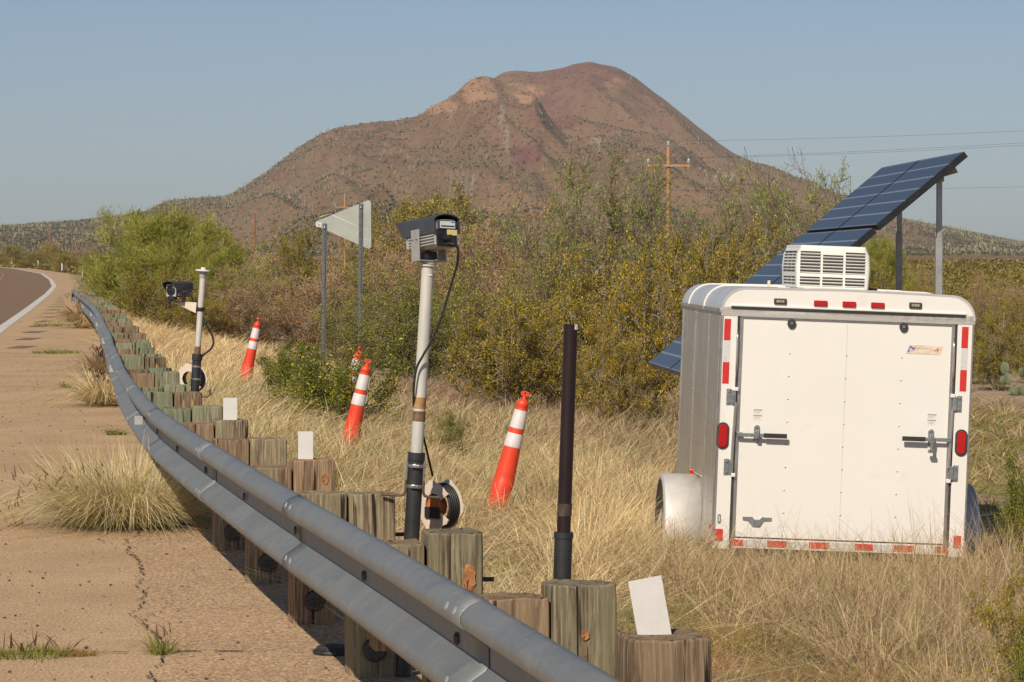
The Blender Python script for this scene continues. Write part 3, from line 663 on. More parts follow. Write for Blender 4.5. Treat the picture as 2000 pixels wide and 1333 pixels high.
def field(name, m, n, ylo, yhi, ulo, uhi, hmin, hmax, wk, label, dens=None, tuft=22, tr=.09, ypow=1.0, leanx=.35, uabs=None):
    nt_ = n // tuft; y = ylo + (yhi - ylo) * RNG.random(nt_) ** ypow
    x = (xr(y) + ulo + (uhi - ulo) * RNG.random(nt_)) if uabs is None else RNG.uniform(uabs[0], uabs[1], nt_) * y / 20
    if dens is not None:
        k = RNG.random(nt_) < dens(x, y); x, y = x[k], y[k]; nt_ = len(x)
    th = RNG.uniform(.6, 1.1, nt_) * (.75 + .5 * fbm(x * .7, y * .35, 2))
    bx = np.repeat(x, tuft); by = np.repeat(y, tuft); N = len(bx)
    ox = RNG.normal(size=N) * tr; oy = RNG.normal(size=N) * tr; bx = bx + ox; by = by + oy
    h = RNG.uniform(hmin, hmax, N) * np.repeat(th, tuft)
    h = h * (1 + .45 * smooth((bx - xr(by) - 3.6) / 1.8) * (by < 24))
    lean = np.stack([ox * 1.5 + RNG.normal(size=N) * .24 * h / hmax * leanx * 2 + .03 + .10 * (np.repeat(fbm(x * 1.3 + 40, y * .6, 2), tuft) - .5) * 4 * h, oy * 1.2 + RNG.normal(size=N) * .14], 1)
    wd = wk * np.clip(by / 18, .7, 3.2) * RNG.uniform(.6, 1.4, N)
    V, Q = blades(np.stack([bx, by, Zg(bx, by) - .01], 1), h, wd, lean, RNG.random(N) ** 1.3 * 1.7, 4)
    return tag(npmesh(name, V, Q, m), kind='stuff', label=label)
def pxy(x, y): return 1000 + x / y * F
# where the dry grass stands: a band beyond the posts, thick round the trailer, thin on the gravel near the viewer
def ystart(p): return np.interp(p, [1040, 1075, 1130, 1300, 1500, 1700, 2000], [11.5, 15.5, 17.5, 19.6, 17.8, 16.2, 15.5])
def dens_blonde(x, y):
    u = x - xr(y); p = pxy(x, y)
    d_ = smooth((u - .15) / .5) * (1 - smooth((u - 4.2) / 1.2))
    d_ *= smooth((y - ystart(p) - 1.5 * (fbm(x * 1.2, y, 2) - .5)) / 1.5)
    d_ *= 1 - .93 * ((p > 500) & (p < 770) & (y > 33.5) & (y < 39.5))
    d_ *= .10 + .90 * smooth((fbm(x * .8 + 3, y * .45, 3) - .40) / .14)
    return np.clip(d_, 0, 1)
field('tall_dry_grass', G_dry, 120000, 10.5, 46, .2, 5.5, .20, .46, .0054, 'tall straw coloured grass behind the guardrail posts and around the cones', dens_blonde, ypow=.9)
def dens_far(x, y):
    u = x - xr(y); return np.clip(smooth((u - .05) / .4) * (1 - smooth((u - 2.8) / 1.5)), 0, 1)
field('far_dry_grass', G_dry, 70000, 44, 92, .1, 4.5, .22, .44, .0054, 'straw coloured grass strip along the far part of the guardrail', dens_far, tuft=20, tr=.14)
def dens_tr(x, y):
    p = pxy(x, y); d_ = smooth((p - 1230) / 120) * smooth((y - ystart(p) - 1.2 * (fbm(x * 1.5, y, 2) - .5)) / 1.6) * (1 - smooth((y - 22.7) / .1))
    return np.clip(d_ * (.30 + .70 * smooth((fbm(x * 1.5, y * 1.2, 3) - .44) / .10)), 0, 1)
field('trailer_grass', G_dull, 95000, 14.5, 22.9, 1.6, 6.6, .24, .52, .0048, 'matted dull dry grass in front of the white trailer', dens_tr, tuft=24, tr=.10)
field('trailer_straw', G_dull, 30000, 18.5, 22.8, 1.8, 6.6, .34, .70, .0040, 'pale taller straw standing up against the trailer door', dens_tr, tuft=14, tr=.12)
def dens_left(x, y):
    p = pxy(x, y); return np.clip(smooth((1320 - p) / 60) * smooth((p - 1060) / 60) * smooth((y - ystart(p)) / 2.5), 0, 1)
field('trailer_side_grass', G_dry, 42000, 16, 33, 1.5, 6, .30, .60, .0046, 'deep straw between the dark pipe and the trailer wheel', dens_left, tuft=22, tr=.12)
def dens_w(x, y):
    p = pxy(x, y); return np.clip(smooth((fbm(x * 1.5 + 9, y * .9, 3) - .50) / .1) * smooth((x - xr(y) - .6) / .8), 0, 1)
field('grey_brown_weeds', G_dull, 90000, 12, 46, .3, 6.5, .12, .36, .0052, 'grey brown weeds filling the gaps between the straw', lambda x, y: np.clip(smooth((y - ystart(pxy(x, y)) + 1.5) / 2) * (.25 + .75 * smooth((fbm(x * .9 + 30, y * .5, 3) - .45) / .1)), 0, 1), tuft=20, tr=.12)
field('fallen_straw', G_dry, 9000, 13, 40, .4, 6.2, .12, .40, .0058, 'broken straw stems lying across the grass', lambda x, y: smooth((y - ystart(pxy(x, y)) + 2) / 2), tuft=5, tr=.3, leanx=2.0)
field('dead_red_weeds', G_dead, 46000, 44, 60, 3.2, 9, .15, .45, .0060, 'reddish brown dead weeds below the thicket', lambda x, y: smooth((pxy(x, y) - 740) / 30) * (1 - smooth((pxy(x, y) - 900) / 60)), tuft=24, tr=.16)
field('green_weeds', G_green, 60000, 10, 40, .3, 7, .08, .30, .0045, 'low green weeds between the dry grass', dens_w, tuft=30, tr=.10)
def dens_r(x, y):
    p = pxy(x, y); return np.clip(smooth((p - 1220) / 120) * smooth((fbm(x * 1.6, y * 1.1 + 5, 3) - .40) / .10) * np.where(p < 1480, smooth((y - 14) / 3), 1), 0, 1)
field('rusty_weeds', G_red, 60000, 9.5, 19, 1.2, 6, .06, .26, .0034, 'low rusty orange weeds on the gravel verge', dens_r, tuft=24, tr=.08)
def dens_s(x, y): return np.clip(.15 + .5 * smooth((fbm(x * 2, y * 1.3 + 8, 2) - .5) / .1), 0, 1)
field('verge_green', G_green, 60000, 11, 22, 1.5, 6.4, .08, .30, .0040, 'green weed patches on the verge in front of the trailer grass', lambda x, y: smooth((pxy(x, y) - 1200) / 60) * smooth((fbm(x * 1.9 + 60, y * 1.2, 3) - .50) / .07), tuft=30, tr=.09)
field('sparse_straw', G_dull, 14000, 8.5, 17, .35, 5, .12, .38, .0026, 'sparse straw on the gravel verge nearest the viewer', dens_s, tuft=16, tr=.07)
def dens_g(x, y):
    p = pxy(x, y); return np.clip(smooth((p - 1780) / 60) * (.4 + .6 * smooth((fbm(x * .7, y * .3, 3) - .42) / .1)), 0, 1)
field('clearing_grass', G_green, 85000, 24, 64, 4.5, 15, .06, .19, .0060, 'short green grass of the clearing right of the trailer', dens_g, tuft=34, tr=.22)
field('clearing_straw', G_dull, 40000, 26, 68, 4, 16, .10, .32, .0060, 'dry yellow grass of the clearing right of the trailer', dens_g, tuft=24, tr=.2)
def dens_b(x, y):
    p = pxy(x, y); return np.clip(smooth((p - 480) / 80) * (1 - smooth((p - 1320) / 40)), 0, 1)
field('understory_grass', G_dull, 60000, 33, 62, 2, 11, .2, .5, .0050, 'dull grass at the feet of the thicket shrubs', dens_b, tuft=24, tr=.15)

def clump(name, px, basepy, wpx, hpx, n, m, label, d, green=0, seeds=0, group='grass tufts on the shoulder', seedside=0, z=0.0, bendk=2.2):
    x = (px - 1000) / F * d; sc_ = d / F; rad = wpx * sc_ / 2; H = hpx * sc_
    e = thing(name, label, 'grass', (x, d, z), None, group)
    def make(nn, mat_, hk, nm, wk=.0064):
        a = RNG.uniform(0, 2 * np.pi, nn); rr = np.sqrt(RNG.random(nn)) * rad * .62
        b = np.stack([rr * np.cos(a), rr * np.sin(a), np.zeros(nn)], 1)
        h = RNG.uniform(.5, 1.2, nn) * H * hk; ln = np.stack([np.cos(a), np.sin(a)], 1) * (rr / rad * H * .55 + RNG.random(nn) * H * .25)[:, None] + RNG.normal(size=(nn, 2)) * H * .25
        V, Q = blades(b, h, wk * max(.8, d / 20) * RNG.uniform(.6, 1.3, nn), ln, RNG.random(nn) * bendk, 5)
        return npmesh(nm, V, Q, mat_, e)
    make(n, m, 1.0, 'blades')
    if green: make(green, G_green, .62, 'green_blades')
    if seeds:
        a = RNG.uniform(0, 6.28, seeds); b = np.stack([RNG.normal(size=seeds) * rad * .45 + seedside * rad * .75, RNG.normal(size=seeds) * rad * .4, RNG.uniform(.55, .95, seeds) * H * (1 if seedside == 0 else .75)], 1)
        V, Q = blades(b, RNG.uniform(.05, .09, seeds) * max(1, H * 2), np.full(seeds, .012 * max(1, d / 24)), RNG.normal(size=(seeds, 2)) * .03 + (seedside * .02, 0), RNG.random(seeds), 3)
        npmesh('seed_heads', V, Q, SEED, e)
    return e
SEED = leafmat('seed_head', [(0, (.10, .05, .04)), (.6, (.20, .11, .08)), (1, (.30, .19, .13))], .3, 2)
clump('grass_tuft', 244, 1032, 305, 158, 5200, G_tuft, 'big arching straw tuft sprawling over the shoulder joint', 20.5, 1000, 70, seedside=-1)
clump('grass_tuft', 205, 795, 80, 78, 1300, G_tuft, 'upright straw tuft at the rail bend with reddish plumes', 37, 300, 60)
clump('grass_tuft', 205, 735, 55, 60, 900, G_dull, 'dull tuft with dark red plumes further up the rail', 46, 80, 160)
clump('grass_tuft', 165, 640, 46, 66, 900, G_dull, 'tall dry tuft against the far part of the rail', 77, 100, 20)
clump('grass_tuft', 188, 646, 26, 40, 400, G_dry, 'small pale tuft touching the rail beside the tall dry tuft', 76, 0, 0)
clump('grass_tuft', 168, 600, 28, 34, 400, G_dry, 'farthest tuft near the end of the rail', 105, 80, 0)
clump('joint_weed', 60, 1283, 260, 24, 420, G_green, 'low yellow green weeds in the nearest pavement joint', 13.86, 0, 16, group='weeds in the pavement joints')
clump('joint_weed', 150, 1282, 110, 14, 300, G_red, 'reddish dry weeds in the nearest pavement joint', 13.88, 0, 0, group='weeds in the pavement joints')
clump('joint_weed', 312, 1284, 70, 50, 130, G_green, 'small upright green weed where crack and nearest joint meet', 13.9, 0, 6, group='weeds in the pavement joints')
clump('joint_weed', 25, 1028, 60, 60, 26, G_red, 'thin reddish stalks at the left edge of the middle joint', 20.5, 0, 14, group='weeds in the pavement joints')
clump('joint_weed', 110, 690, 150, 9, 300, G_green, 'faint green weeds in the far joint', 57, 0, 0, group='weeds in the pavement joints')
clump('joint_weed', 105, 640, 120, 9, 260, G_green, 'faint green weeds in the farthest visible joint', 79, 0, 0, group='weeds in the pavement joints')
clump('joint_weed', 130, 757, 40, 16, 60, G_green, 'tiny green weeds in the joint beside the reddish plumes', 42, 0, 0, group='weeds in the pavement joints')
clump('joint_weed', 225, 850, 60, 16, 160, G_green, 'tiny green weeds between straw tuft and rail', 31, 0, 0, group='weeds in the pavement joints')

# ================================================================ GUARDRAIL
steel = None
def steel_mat():
    m, nt, bs = newmat('galvanised_steel'); v = coords(nt, 'Object')
    big = noise(nt, v, 3, 5, .6); fine = noise(nt, v, 55, 4, .7)
    mp = coords(nt, 'Object', (6, .25, 6)); scr = noise(nt, mp, 18, 5, .8)
    c = ramp(nt, big, [(.25, (.190, .206, .211)), (.75, (.252, .266, .268))])
    c = mixc(nt, ramp(nt, fine, [(.32, (.35,) * 3), (.55, (0,) * 3)]), c, (.17, .18, .18))
    c = mixc(nt, ramp(nt, scr, [(.62, (0,) * 3), (.68, (.7,) * 3)]), c, (.50, .50, .47))
    blot = noise(nt, v, 11, 5, .7); c = mixc(nt, ramp(nt, blot, [(.5, (0,) * 3), (.66, (.45,) * 3)]), c, (.33, .30, .25))
    nt.links.new(c, bs.inputs['Base Color']); bs.inputs['Metallic'].default_value = .40
    nt.links.new(ramp(nt, big, [(.3, (.46,) * 3), (.7, (.58,) * 3)]), bs.inputs['Roughness'])
    bump(nt, bs, fine, .12, .002); return m
steel = steel_mat()
bolt_m = pm('bolt_steel', (.30, .30, .29), (.18, .17, .16), 60, .45, .6)
rust_bolt = pm('dark_bolt', (.10, .09, .08), (.05, .04, .035), 60, .6, .5)
gr_ = thing('guardrail', 'long curving grey steel guardrail on squared wooden posts beside the road', 'guardrail', (float(xr(8)), 8, 0))
gl = Vector(gr_.location)
def railx(y): return float(xr(y)) - .382
_pp = [(.016, .156), (.036, .153), (.058, .143), (.076, .126), (.083, .112), (.083, .094), (.076, .080), (.012, .036), (.003, .026)]
PROF = _pp + [(a, -b) for a, b in _pp[::-1]]
RZ = .573
def tang(y):
    dx = (railx(y + .2) - railx(y - .2)) / .4; t = Vector((dx, 1, 0)).normalized(); return t, Vector((-t.y, t.x, 0))   # outward = left
# stations by arc length 1.905 m, post index 0 near the viewer
st = [7.62]
while st[-1] < 92:
    y = st[-1]; t, _ = tang(y); st.append(y + 1.878 * (1 if True else t.y))
for k in range(3): st.insert(0, st[0] - 1.878)
HT = {0: .805, 1: .738, 2: .732, 3: .727, 4: .748, 5: .738, 6: .742}
def hpost(k): return HT.get(k, .735 + .018 * math.sin(k * 2.7))
def sweep(y0, y1, extra=0.0):
    n = max(2, int((y1 - y0) / .25)); mb = MB(); P_ = len(PROF)
    for i in range(n + 1):
        y = y0 + (y1 - y0) * i / n; t, o = tang(y); c = Vector((railx(y), y, RZ + .004 * math.sin(y * .8)))
        for (u, v) in PROF:
            nrm = Vector((0, 0, 0)); mb.v.append(c + o * (u + extra) + Vector((0, 0, v)) - gl)
    mb.f = [(i * P_ + j, i * P_ + j + 1, (i + 1) * P_ + j + 1, (i + 1) * P_ + j) for i in range(n) for j in range(P_ - 1)]
    return mb
m_bolt = MB(); 
bp = [(0, .020), (.007, .018), (.011, .011), (.012, 0)]
def boltmesh(rx, rz, name, m, hs=1.0):
    mb = MB(); n = 12; v = []
    for (h, s) in ((0, 1), (.006, .92), (.010, .6)): v += [(rx * s * math.cos(2 * math.pi * k / n), h * hs, rz * s * math.sin(2 * math.pi * k / n)) for k in range(n)]
    f = [(r0 * n + k, r0 * n + (k + 1) % n, r0 * n + n + (k + 1) % n, r0 * n + n + k) for r0 in (0, 1) for k in range(n)] + [tuple(range(2 * n, 3 * n))]
    mb.add(v, f); me = bpy.data.meshes.new(name); me.from_pydata([tuple(q) for q in mb.v], [], mb.f); me.materials.append(m); me.shade_smooth(); return me
bm_big = boltmesh(.019, .019, 'post_bolt', rust_bolt); bm_sp = boltmesh(.024, .013, 'splice_bolt', pm('bright_bolt', (.40, .40, .39), (.30, .30, .29), 60, .6, .2), .35)
def put_bolt(me, name, y, u, v, nd, parent):
    t, o = tang(y); n = (o * nd[0] + Vector((0, 0, nd[1]))).normalized(); t2 = t; b = t2.cross(n)
    M = Matrix((( t2.x, n.x, b.x), (t2.y, n.y, b.y), (t2.z, n.z, b.z))).to_4x4()
    ob = bpy.data.objects.new(name, me); COL.objects.link(ob); ob.parent = parent
    ob.matrix_local = Matrix.Translation(Vector((railx(y), y, RZ)) + o * u + Vector((0, 0, v)) - gl) @ M; return ob
# rail panels 3.75 m long, lapped
edges = [.2]; yy0 = st[0] + .75
ends = []
y = 12.95 - 3 * 3.756
while y < st[-1] - 1: ends.append(y); y += 3.756
ends = [.6] + [e for e in ends if e > 2] + [st[-1] + .4]
for i in range(len(ends) - 1):
    mb = sweep(ends[i] - .16, ends[i + 1] + .16, .0 if i % 2 else .0042)
    o = mb.build('rail_panel', steel, gr_, smooth=28)
    s = o.modifiers.new('solid', 'SOLIDIFY'); s.thickness = .0034; s.offset = 0
    if i < 14:
        y = ends[i + 1]
        if y < 60:
            for dy in (-.06, .07):
                for v, nd in ((.122, (.9, .4)), (-.086, (.9, .3))):
                    u = np.interp(abs(v), [.022, .078, .094, .112, .126, .143], [.014, .074, .083, .083, .076, .058]) + .006
                    put_bolt(bm_sp, 'splice_bolt', y + dy, float(u), v, nd, o)
for k, y in enumerate(st):
    if y < 60: put_bolt(bm_big, 'post_bolt', y + .02, .012, 0, (1, 0), gr_)
# rounded end piece of the far end
mb = MB(); t, o_ = tang(st[-1]); c = Vector((railx(st[-1] + .5), st[-1] + .5, RZ)) - gl
v = []
for i in range(9):
    a = math.pi * i / 8; q = c + t * (.22 * math.sin(a)) + o_ * (.08 + .12 * (math.cos(a) - 1)); v += [q + Vector((0, 0, .155)), q - Vector((0, 0, .155))]
mb.add(v, [(2 * i, 2 * i + 1, 2 * i + 3, 2 * i + 2) for i in range(8)]); mb.build('end_shoe', steel, gr_, smooth=60).modifiers.new('solid', 'SOLIDIFY').thickness = .004

W_green = woodmat('treated_pine_green', (.36, .35, .24), (.24, .235, .155), (.25, .285, .175), (.02, .03))
W_brown = woodmat('weathered_pine_brown', (.40, .285, .18), (.24, .16, .10), (.34, .24, .15), (-.03, .02))
W_grey = woodmat('weathered_pine_grey', (.38, .32, .22), (.23, .175, .115), (.29, .265, .16), (.03, -.03))
W_red = woodmat('weathered_pine_red', (.34, .24, .16), (.20, .125, .08), (.25, .24, .15), (-.02, -.04))
WM = [W_green, W_brown, W_grey, W_red]
wsel = {0: (1, 1), 1: (1, 2), 2: (3, 2), 3: (2, 2), 4: (3, 1), 5: (1, 2), 6: (1, 2), 7: (0, 0), 8: (0, 3), 9: (0, 0), 10: (1, 0)}
kn_m = pm('pine_knot', (.50, .22, .07), (.22, .09, .035), 40, .8, bmp=.5, c3=(.06, .03, .02), s3=60, k3=(.55, .6), stretch=(1, 1, .5))
card_m = None
def card_mat():
    m, nt, bs = newmat('reflective_sheeting'); v = coords(nt, 'Object')
    vo = _n(nt, 'ShaderNodeTexVoronoi', Scale=420.0, feature='DISTANCE_TO_EDGE'); nt.links.new(v, vo.inputs['Vector'])
    c = ramp(nt, vo.outputs['Distance'], [(.02, (.50, .49, .47)), (.08, (.68, .67, .64))])
    c = mixc(nt, ramp(nt, noise(nt, v, 14, 4), [(.45, (.0,) * 3), (.75, (.5,) * 3)]), c, (.55, .50, .44))
    nt.links.new(c, bs.inputs['Base Color']); bs.inputs['Roughness'].default_value = .45; return m
card_m = card_mat()
def timber(w_, dpt, h, r, ztop):
    """squared timber with worn arrises, slight taper and a sawn, dished top"""
    mb = MB(); lv = [(-.45, 1.0), (0, 1.0), (h * .5, .995), (h * .93, .99), (h, .975)]
    pr = []
    for sx, sy in ((-1, -1), (1, -1), (1, 1), (-1, 1)):
        ns = 5
        for i in range(ns):
            f_ = (i - (ns - 1) / 2) / ns
            if (sx, sy) == (-1, -1): pr.append((-w_ / 2 + w_ * (i / ns), -dpt / 2))
            if (sx, sy) == (1, -1): pr.append((w_ / 2, -dpt / 2 + dpt * (i / ns)))
            if (sx, sy) == (1, 1): pr.append((w_ / 2 - w_ * (i / ns), dpt / 2))
            if (sx, sy) == (-1, 1): pr.append((-w_ / 2, dpt / 2 - dpt * (i / ns)))
    n = len(pr); off = [r.uniform(-.003, .003) for _ in pr]; zo = [r.uniform(-.004, .004) for _ in pr]
    for j, (z, s) in enumerate(lv):
        for i, (x, y) in enumerate(pr):
            q = s + (off[i] / .1); corner = (i % 5 == 0); 
            if corner: q *= .965
            mb.v.append((x * q, y * q, z + (zo[i] if j == 4 else 0)))
    for j in range(len(lv) - 1): mb.f += [(j * n + i, j * n + (i + 1) % n, (j + 1) * n + (i + 1) % n, (j + 1) * n + i) for i in range(n)]
    b = (len(lv) - 1) * n; mb.v += [(x * .55, y * .55, h - .003) for x, y in pr]; mb.v.append((0, 0, h - .005)); c = len(mb.v) - 1
    mb.f += [(b + i, b + (i + 1) % n, b + n + (i + 1) % n, b + n + i) for i in range(n)] + [(b + n + i, b + n + (i + 1) % n, c) for i in range(n)]
    return mb
def blobplate(rx, rz, r, th=.004, n=18):
    mb = MB(); v = []
    o = [1 + r.uniform(-.14, .14) for _ in range(n)]
    for yy_, s in ((0, 1), (-th, .93), (-th * .2, .45)): v += [(rx * s * o[k] * math.cos(2 * math.pi * k / n), yy_, rz * s * o[k] * math.sin(2 * math.pi * k / n)) for k in range(n)]
    f = [(r0 * n + k, r0 * n + (k + 1) % n, r0 * n + n + (k + 1) % n, r0 * n + n + k) for r0 in (0, 1) for k in range(n)] + [tuple(range(2 * n, 3 * n))]
    mb.add(v, f); return mb
POSTS = {}
rr = random.Random(11)
for idx, y in enumerate(st):
    k = idx - 3; t, o = tang(y); yaw = math.atan2(-t.x, t.y); h = hpost(k)
    px_, py_ = float(xr(y)) , y
    c = Vector((px_ + {0: -.137, 1: .045}.get(k, 0), py_, 0)) - Vector((t.y, -t.x, 0)) * .097
    a, b = wsel.get(k, (rr.choice([0, 0, 1, 2, 3]), rr.choice([0, 0, 0, 1, 2, 3])))
    p = timber(.195, .20, h, rr, 0).build('post', WM[b], gr_, bevel=.006); p.location = c - gl; p.rotation_euler = (rr.uniform(-.02, .02), rr.uniform(-.018, .018), yaw + rr.uniform(-.03, .03))
    hb = h - (.035 if k in (1, 2, 4) else rr.uniform(-.01, .02))
    mb = MB(); bl = timber(.178, .20, .36, rr, 0); bl.v = [(x, y2, max(z, 0)) for x, y2, z in bl.v]
    if k != 0: q = bl.build('blockout', WM[a], p, bevel=.005); q.location = (-.189, 0, hb - .36)
    if y < 40:
        d_ = MB(); d_.lathe([(.048, 0), (.048, .012), (.042, .02), (.001, .021)], 20)
        ob = d_.build('bolt_cap', rust_bolt, p, smooth=40); ob.rotation_euler = (R(90), 0, 0); ob.location = (.0, -.1, .11)
        d_ = MB(); d_.tube([(0, 0, 0), (.05, 0, 0)], .008, 8); ob = d_.build('bolt_end', rust_bolt, p); ob.location = (.097, 0, h - .17)
    POSTS[k] = p
def knot(k, x, z, rx, rz, seed, block=False):
    p = POSTS[k]; ob = blobplate(rx, rz, random.Random(seed), .003).build('knot', kn_m, p, smooth=60); ob.location = (x, -.1005, z)
knot(2, .045, .742 - .165, .024, .050, 1); knot(4, .045, .76 - .10, .016, .024, 2); knot(1, .0, .757 - .16, .012, .016, 3)
mb = MB(); mb.prism([(-.006, 0), (.003, .05), (.006, .11), (-.003, .06)], 0, -.004); ob = mb.build('split', kn_m, POSTS[1]); ob.location = (.0, -.0995, .757 - .30)
for k, x, w_ in ((9, .0, .016), (8, -.03, .012), (8, .03, .018), (12, .01, .02)):
    mb = MB(); mb.prism([(-w_, 0), (w_, 0), (w_ * .4, .13), (-w_ * .3, .16)], 0, -.003); ob = mb.build('fresh_split', pm('fresh_split_wood', (.52, .30, .13), (.36, .19, .08), 30, .8, stretch=(1, 1, .1)), POSTS[k]); ob.location = (x, -.1, .735 - .19)
rk = random.Random(21)
for k in (0, 3, 5, 7, 10, 12):
    p = POSTS[k]; ob = blobplate(.009 + .005 * rk.random(), .012 + .006 * rk.random(), rk, .003).build('knot', pm('dark_knot', (.20, .11, .06), (.10, .055, .035), 60, .85), p, smooth=60); ob.location = (rk.uniform(-.06, .06), -.1003, hpost(k) - rk.uniform(.10, .22))
# white reflective cards on top of some posts
def card(k, pxa, pxb, top, bot, tilt=0.0):
    p = POSTS[k]; d = st[k + 3]; wd = (pxb - pxa) * d / F; ht = (bot - top) * d / F
    mb = MB(); mb.prism([(-wd / 2, 0), (wd / 2, 0), (wd / 2, ht), (-wd / 2, ht)], -.0015, .0015)
    ob = mb.build('reflector_card', card_m, p); wp = P((pxa + pxb) / 2 + (16 if k == 0 else 0), bot, d) - (gl + p.location)
    ob.location = (wp.x, .03, hpost(k) - .015); ob.rotation_euler = (0, -tilt, -p.rotation_euler.z * .6)
card(0, 1242, 1308, 1114, 1236, R(9.5)); card(4, 583, 612, 838, 897); card(6, 437, 464, 779, 826)
# white reflector tabs in the valley of the rail
for y, sq in ((22.2, 1), (32.6, 0), (43, 0), (54, 0), (63, 0), (73, 0), (81, 0)):
    t, o = tang(y); mb = MB(); mb.add([(0, 0, -.03), (.0, 0, .03), (.06, 0, .025), (.06, 0, -.03)] if sq else [(0, 0, -.04), (0, 0, .04), (.045, 0, -.04)], [(0, 1, 2, 3)] if sq else [(0, 1, 2)])
    ob = mb.build('reflector_tab', card_m, gr_); ob.location = Vector((railx(y), y, RZ)) + o * .088 - gl; ob.rotation_euler = (0, 0, math.atan2(o.y, o.x) + math.pi + .5)
    sm = ob.modifiers.new('solid', 'SOLIDIFY'); sm.thickness = .002; ob.location += o * .01

# ================================================================ POLES AND CAMERAS
pole_m = pm('pole_paint', (.62, .60, .54), (.50, .48, .42), 12, .45, .15, c3=(.34, .24, .16), s3=16, k3=(.66, .74), stretch=(1, 1, .25))
rust_m = pm('rust_band', (.30, .14, .05), (.42, .27, .12), 40, .85)
rust2_m = pm('dark_rust', (.16, .085, .05), (.26, .16, .09), 60, .8, .3)
blk_m = pm('black_pipe', (.030, .031, .033), (.020, .021, .022), 20, .5)
clamp_m = pm('clamp_steel', (.55, .53, .50), (.35, .33, .30), 60, .3, .85)
brownrod = pm('brown_rod', (.17, .11, .075), (.10, .065, .045), 40, .6, .4)
cam_grey = pm('camera_grey', (.42, .41, .385), (.34, .33, .31), 14, .5)
cam_dark = pm('camera_shroud', (.055, .060, .068), (.04, .044, .05), 14, .42)
cam_blk = pm('camera_black', (.022, .022, .024), (.012, .012, .013), 30, .45)
sil = pm('silver_plate', (.48, .46, .43), (.38, .36, .33), 20, .45, .4)
lab_w = pm('white_label', (.68, .69, .70), (.6, .61, .62), 20, .5)
lab_y = pm('yellow_label', (.70, .58, .22), (.6, .5, .2), 20, .5)
ink = pm('printed_ink', (.05, .05, .055), (.04, .04, .04), 20, .6)
cable_m = pm('black_cable', (.022, .021, .021), (.013, .013, .013), 40, .5)
tan_m = pm('tan_paint', (.74, .62, .50), (.64, .53, .42), 12, .5)

def on_line(a, b, t): return a + (b - a) * t
# ---- tall bare camera mast with big camera
D2 = 13.15
a = P(805, 1032, D2); b = P(836, 520, D2); dirv = (b - a).normalized()
g0 = a - dirv * ((a.z + .04) / dirv.z)
pole2 = thing('camera_pole', 'cream painted pole in black sleeve strapped to a post, carrying the large camera', 'pole', g0)
pole2.rotation_euler = Vector((0, 0, 1)).rotation_difference(dirv).to_euler()
Lp = (b - g0).length; sleeve_top = (P(812, 884, D2) - g0).length
MB().lathe([(.031, 0), (.031, sleeve_top - .03), (.0345, sleeve_top - .03), (.0345, sleeve_top), (.026, sleeve_top)], 24).build('sleeve', blk_m, pole2, smooth=40)
MB().tube([(0, 0, sleeve_top - .1), (0, 0, Lp)], .0245, 24).build('pipe', pole_m, pole2, smooth=40)
for py_, hh, m_, nm in ((787, 22, rust_m, 'rust_ring'), (813, 20, rust2_m, 'rust_ring')):
    zz = (P(817, py_, D2) - g0).length; MB().lathe([(.0253, zz - hh / 2 * D2 / F), (.0256, zz - hh / 3 * D2 / F), (.0253, zz + hh / 2 * D2 / F)], 24).build(nm, m_, pole2, smooth=40)
for py_ in (910, 950):
    zz = (P(808, py_, D2) - g0).length
    o = MB().lathe([(.0335, zz - .007), (.034, zz - .006), (.034, zz + .006), (.0335, zz + .007)], 24).build('hose_clamp', clamp_m, pole2, smooth=40)
    MB().box((0.0, -.037, zz), (.032, .010, .013)).build('clamp_screw', clamp_m, o, bevel=.002)
z0 = sleeve_top
for sx in (-1, 1):
    zl = (P(808, 968, D2) - g0).length
    pts = [(sx * .034, -.012, z0 - .03), (sx * .034, -.012, zl + .05)]
    MB().tube(pts, .0045, 8).build('rod_tip', clamp_m, pole2, smooth=40)
    pts = [(sx * .034, -.012, zl + .06), (sx * .035, -.012, zl + .015), (sx * .042, -.012, zl + .002), (sx * .055, -.012, zl - .002), (sx * .10 if sx > 0 else -.13, -.012, zl - .002)]
    MB().tube(pts, .006, 8).build('bracket_rod', brownrod, pole2, smooth=40)
MB().lathe([(.0247, Lp - .03), (.0247, Lp - .004), (.033, Lp), (.033, Lp + .006)], 24).build('flange', pole_m, pole2, smooth=30)
MB().box((.006, -.0247, Lp - .035), (.022, .002, .006)).build('maker_label', lab_w, pole2)

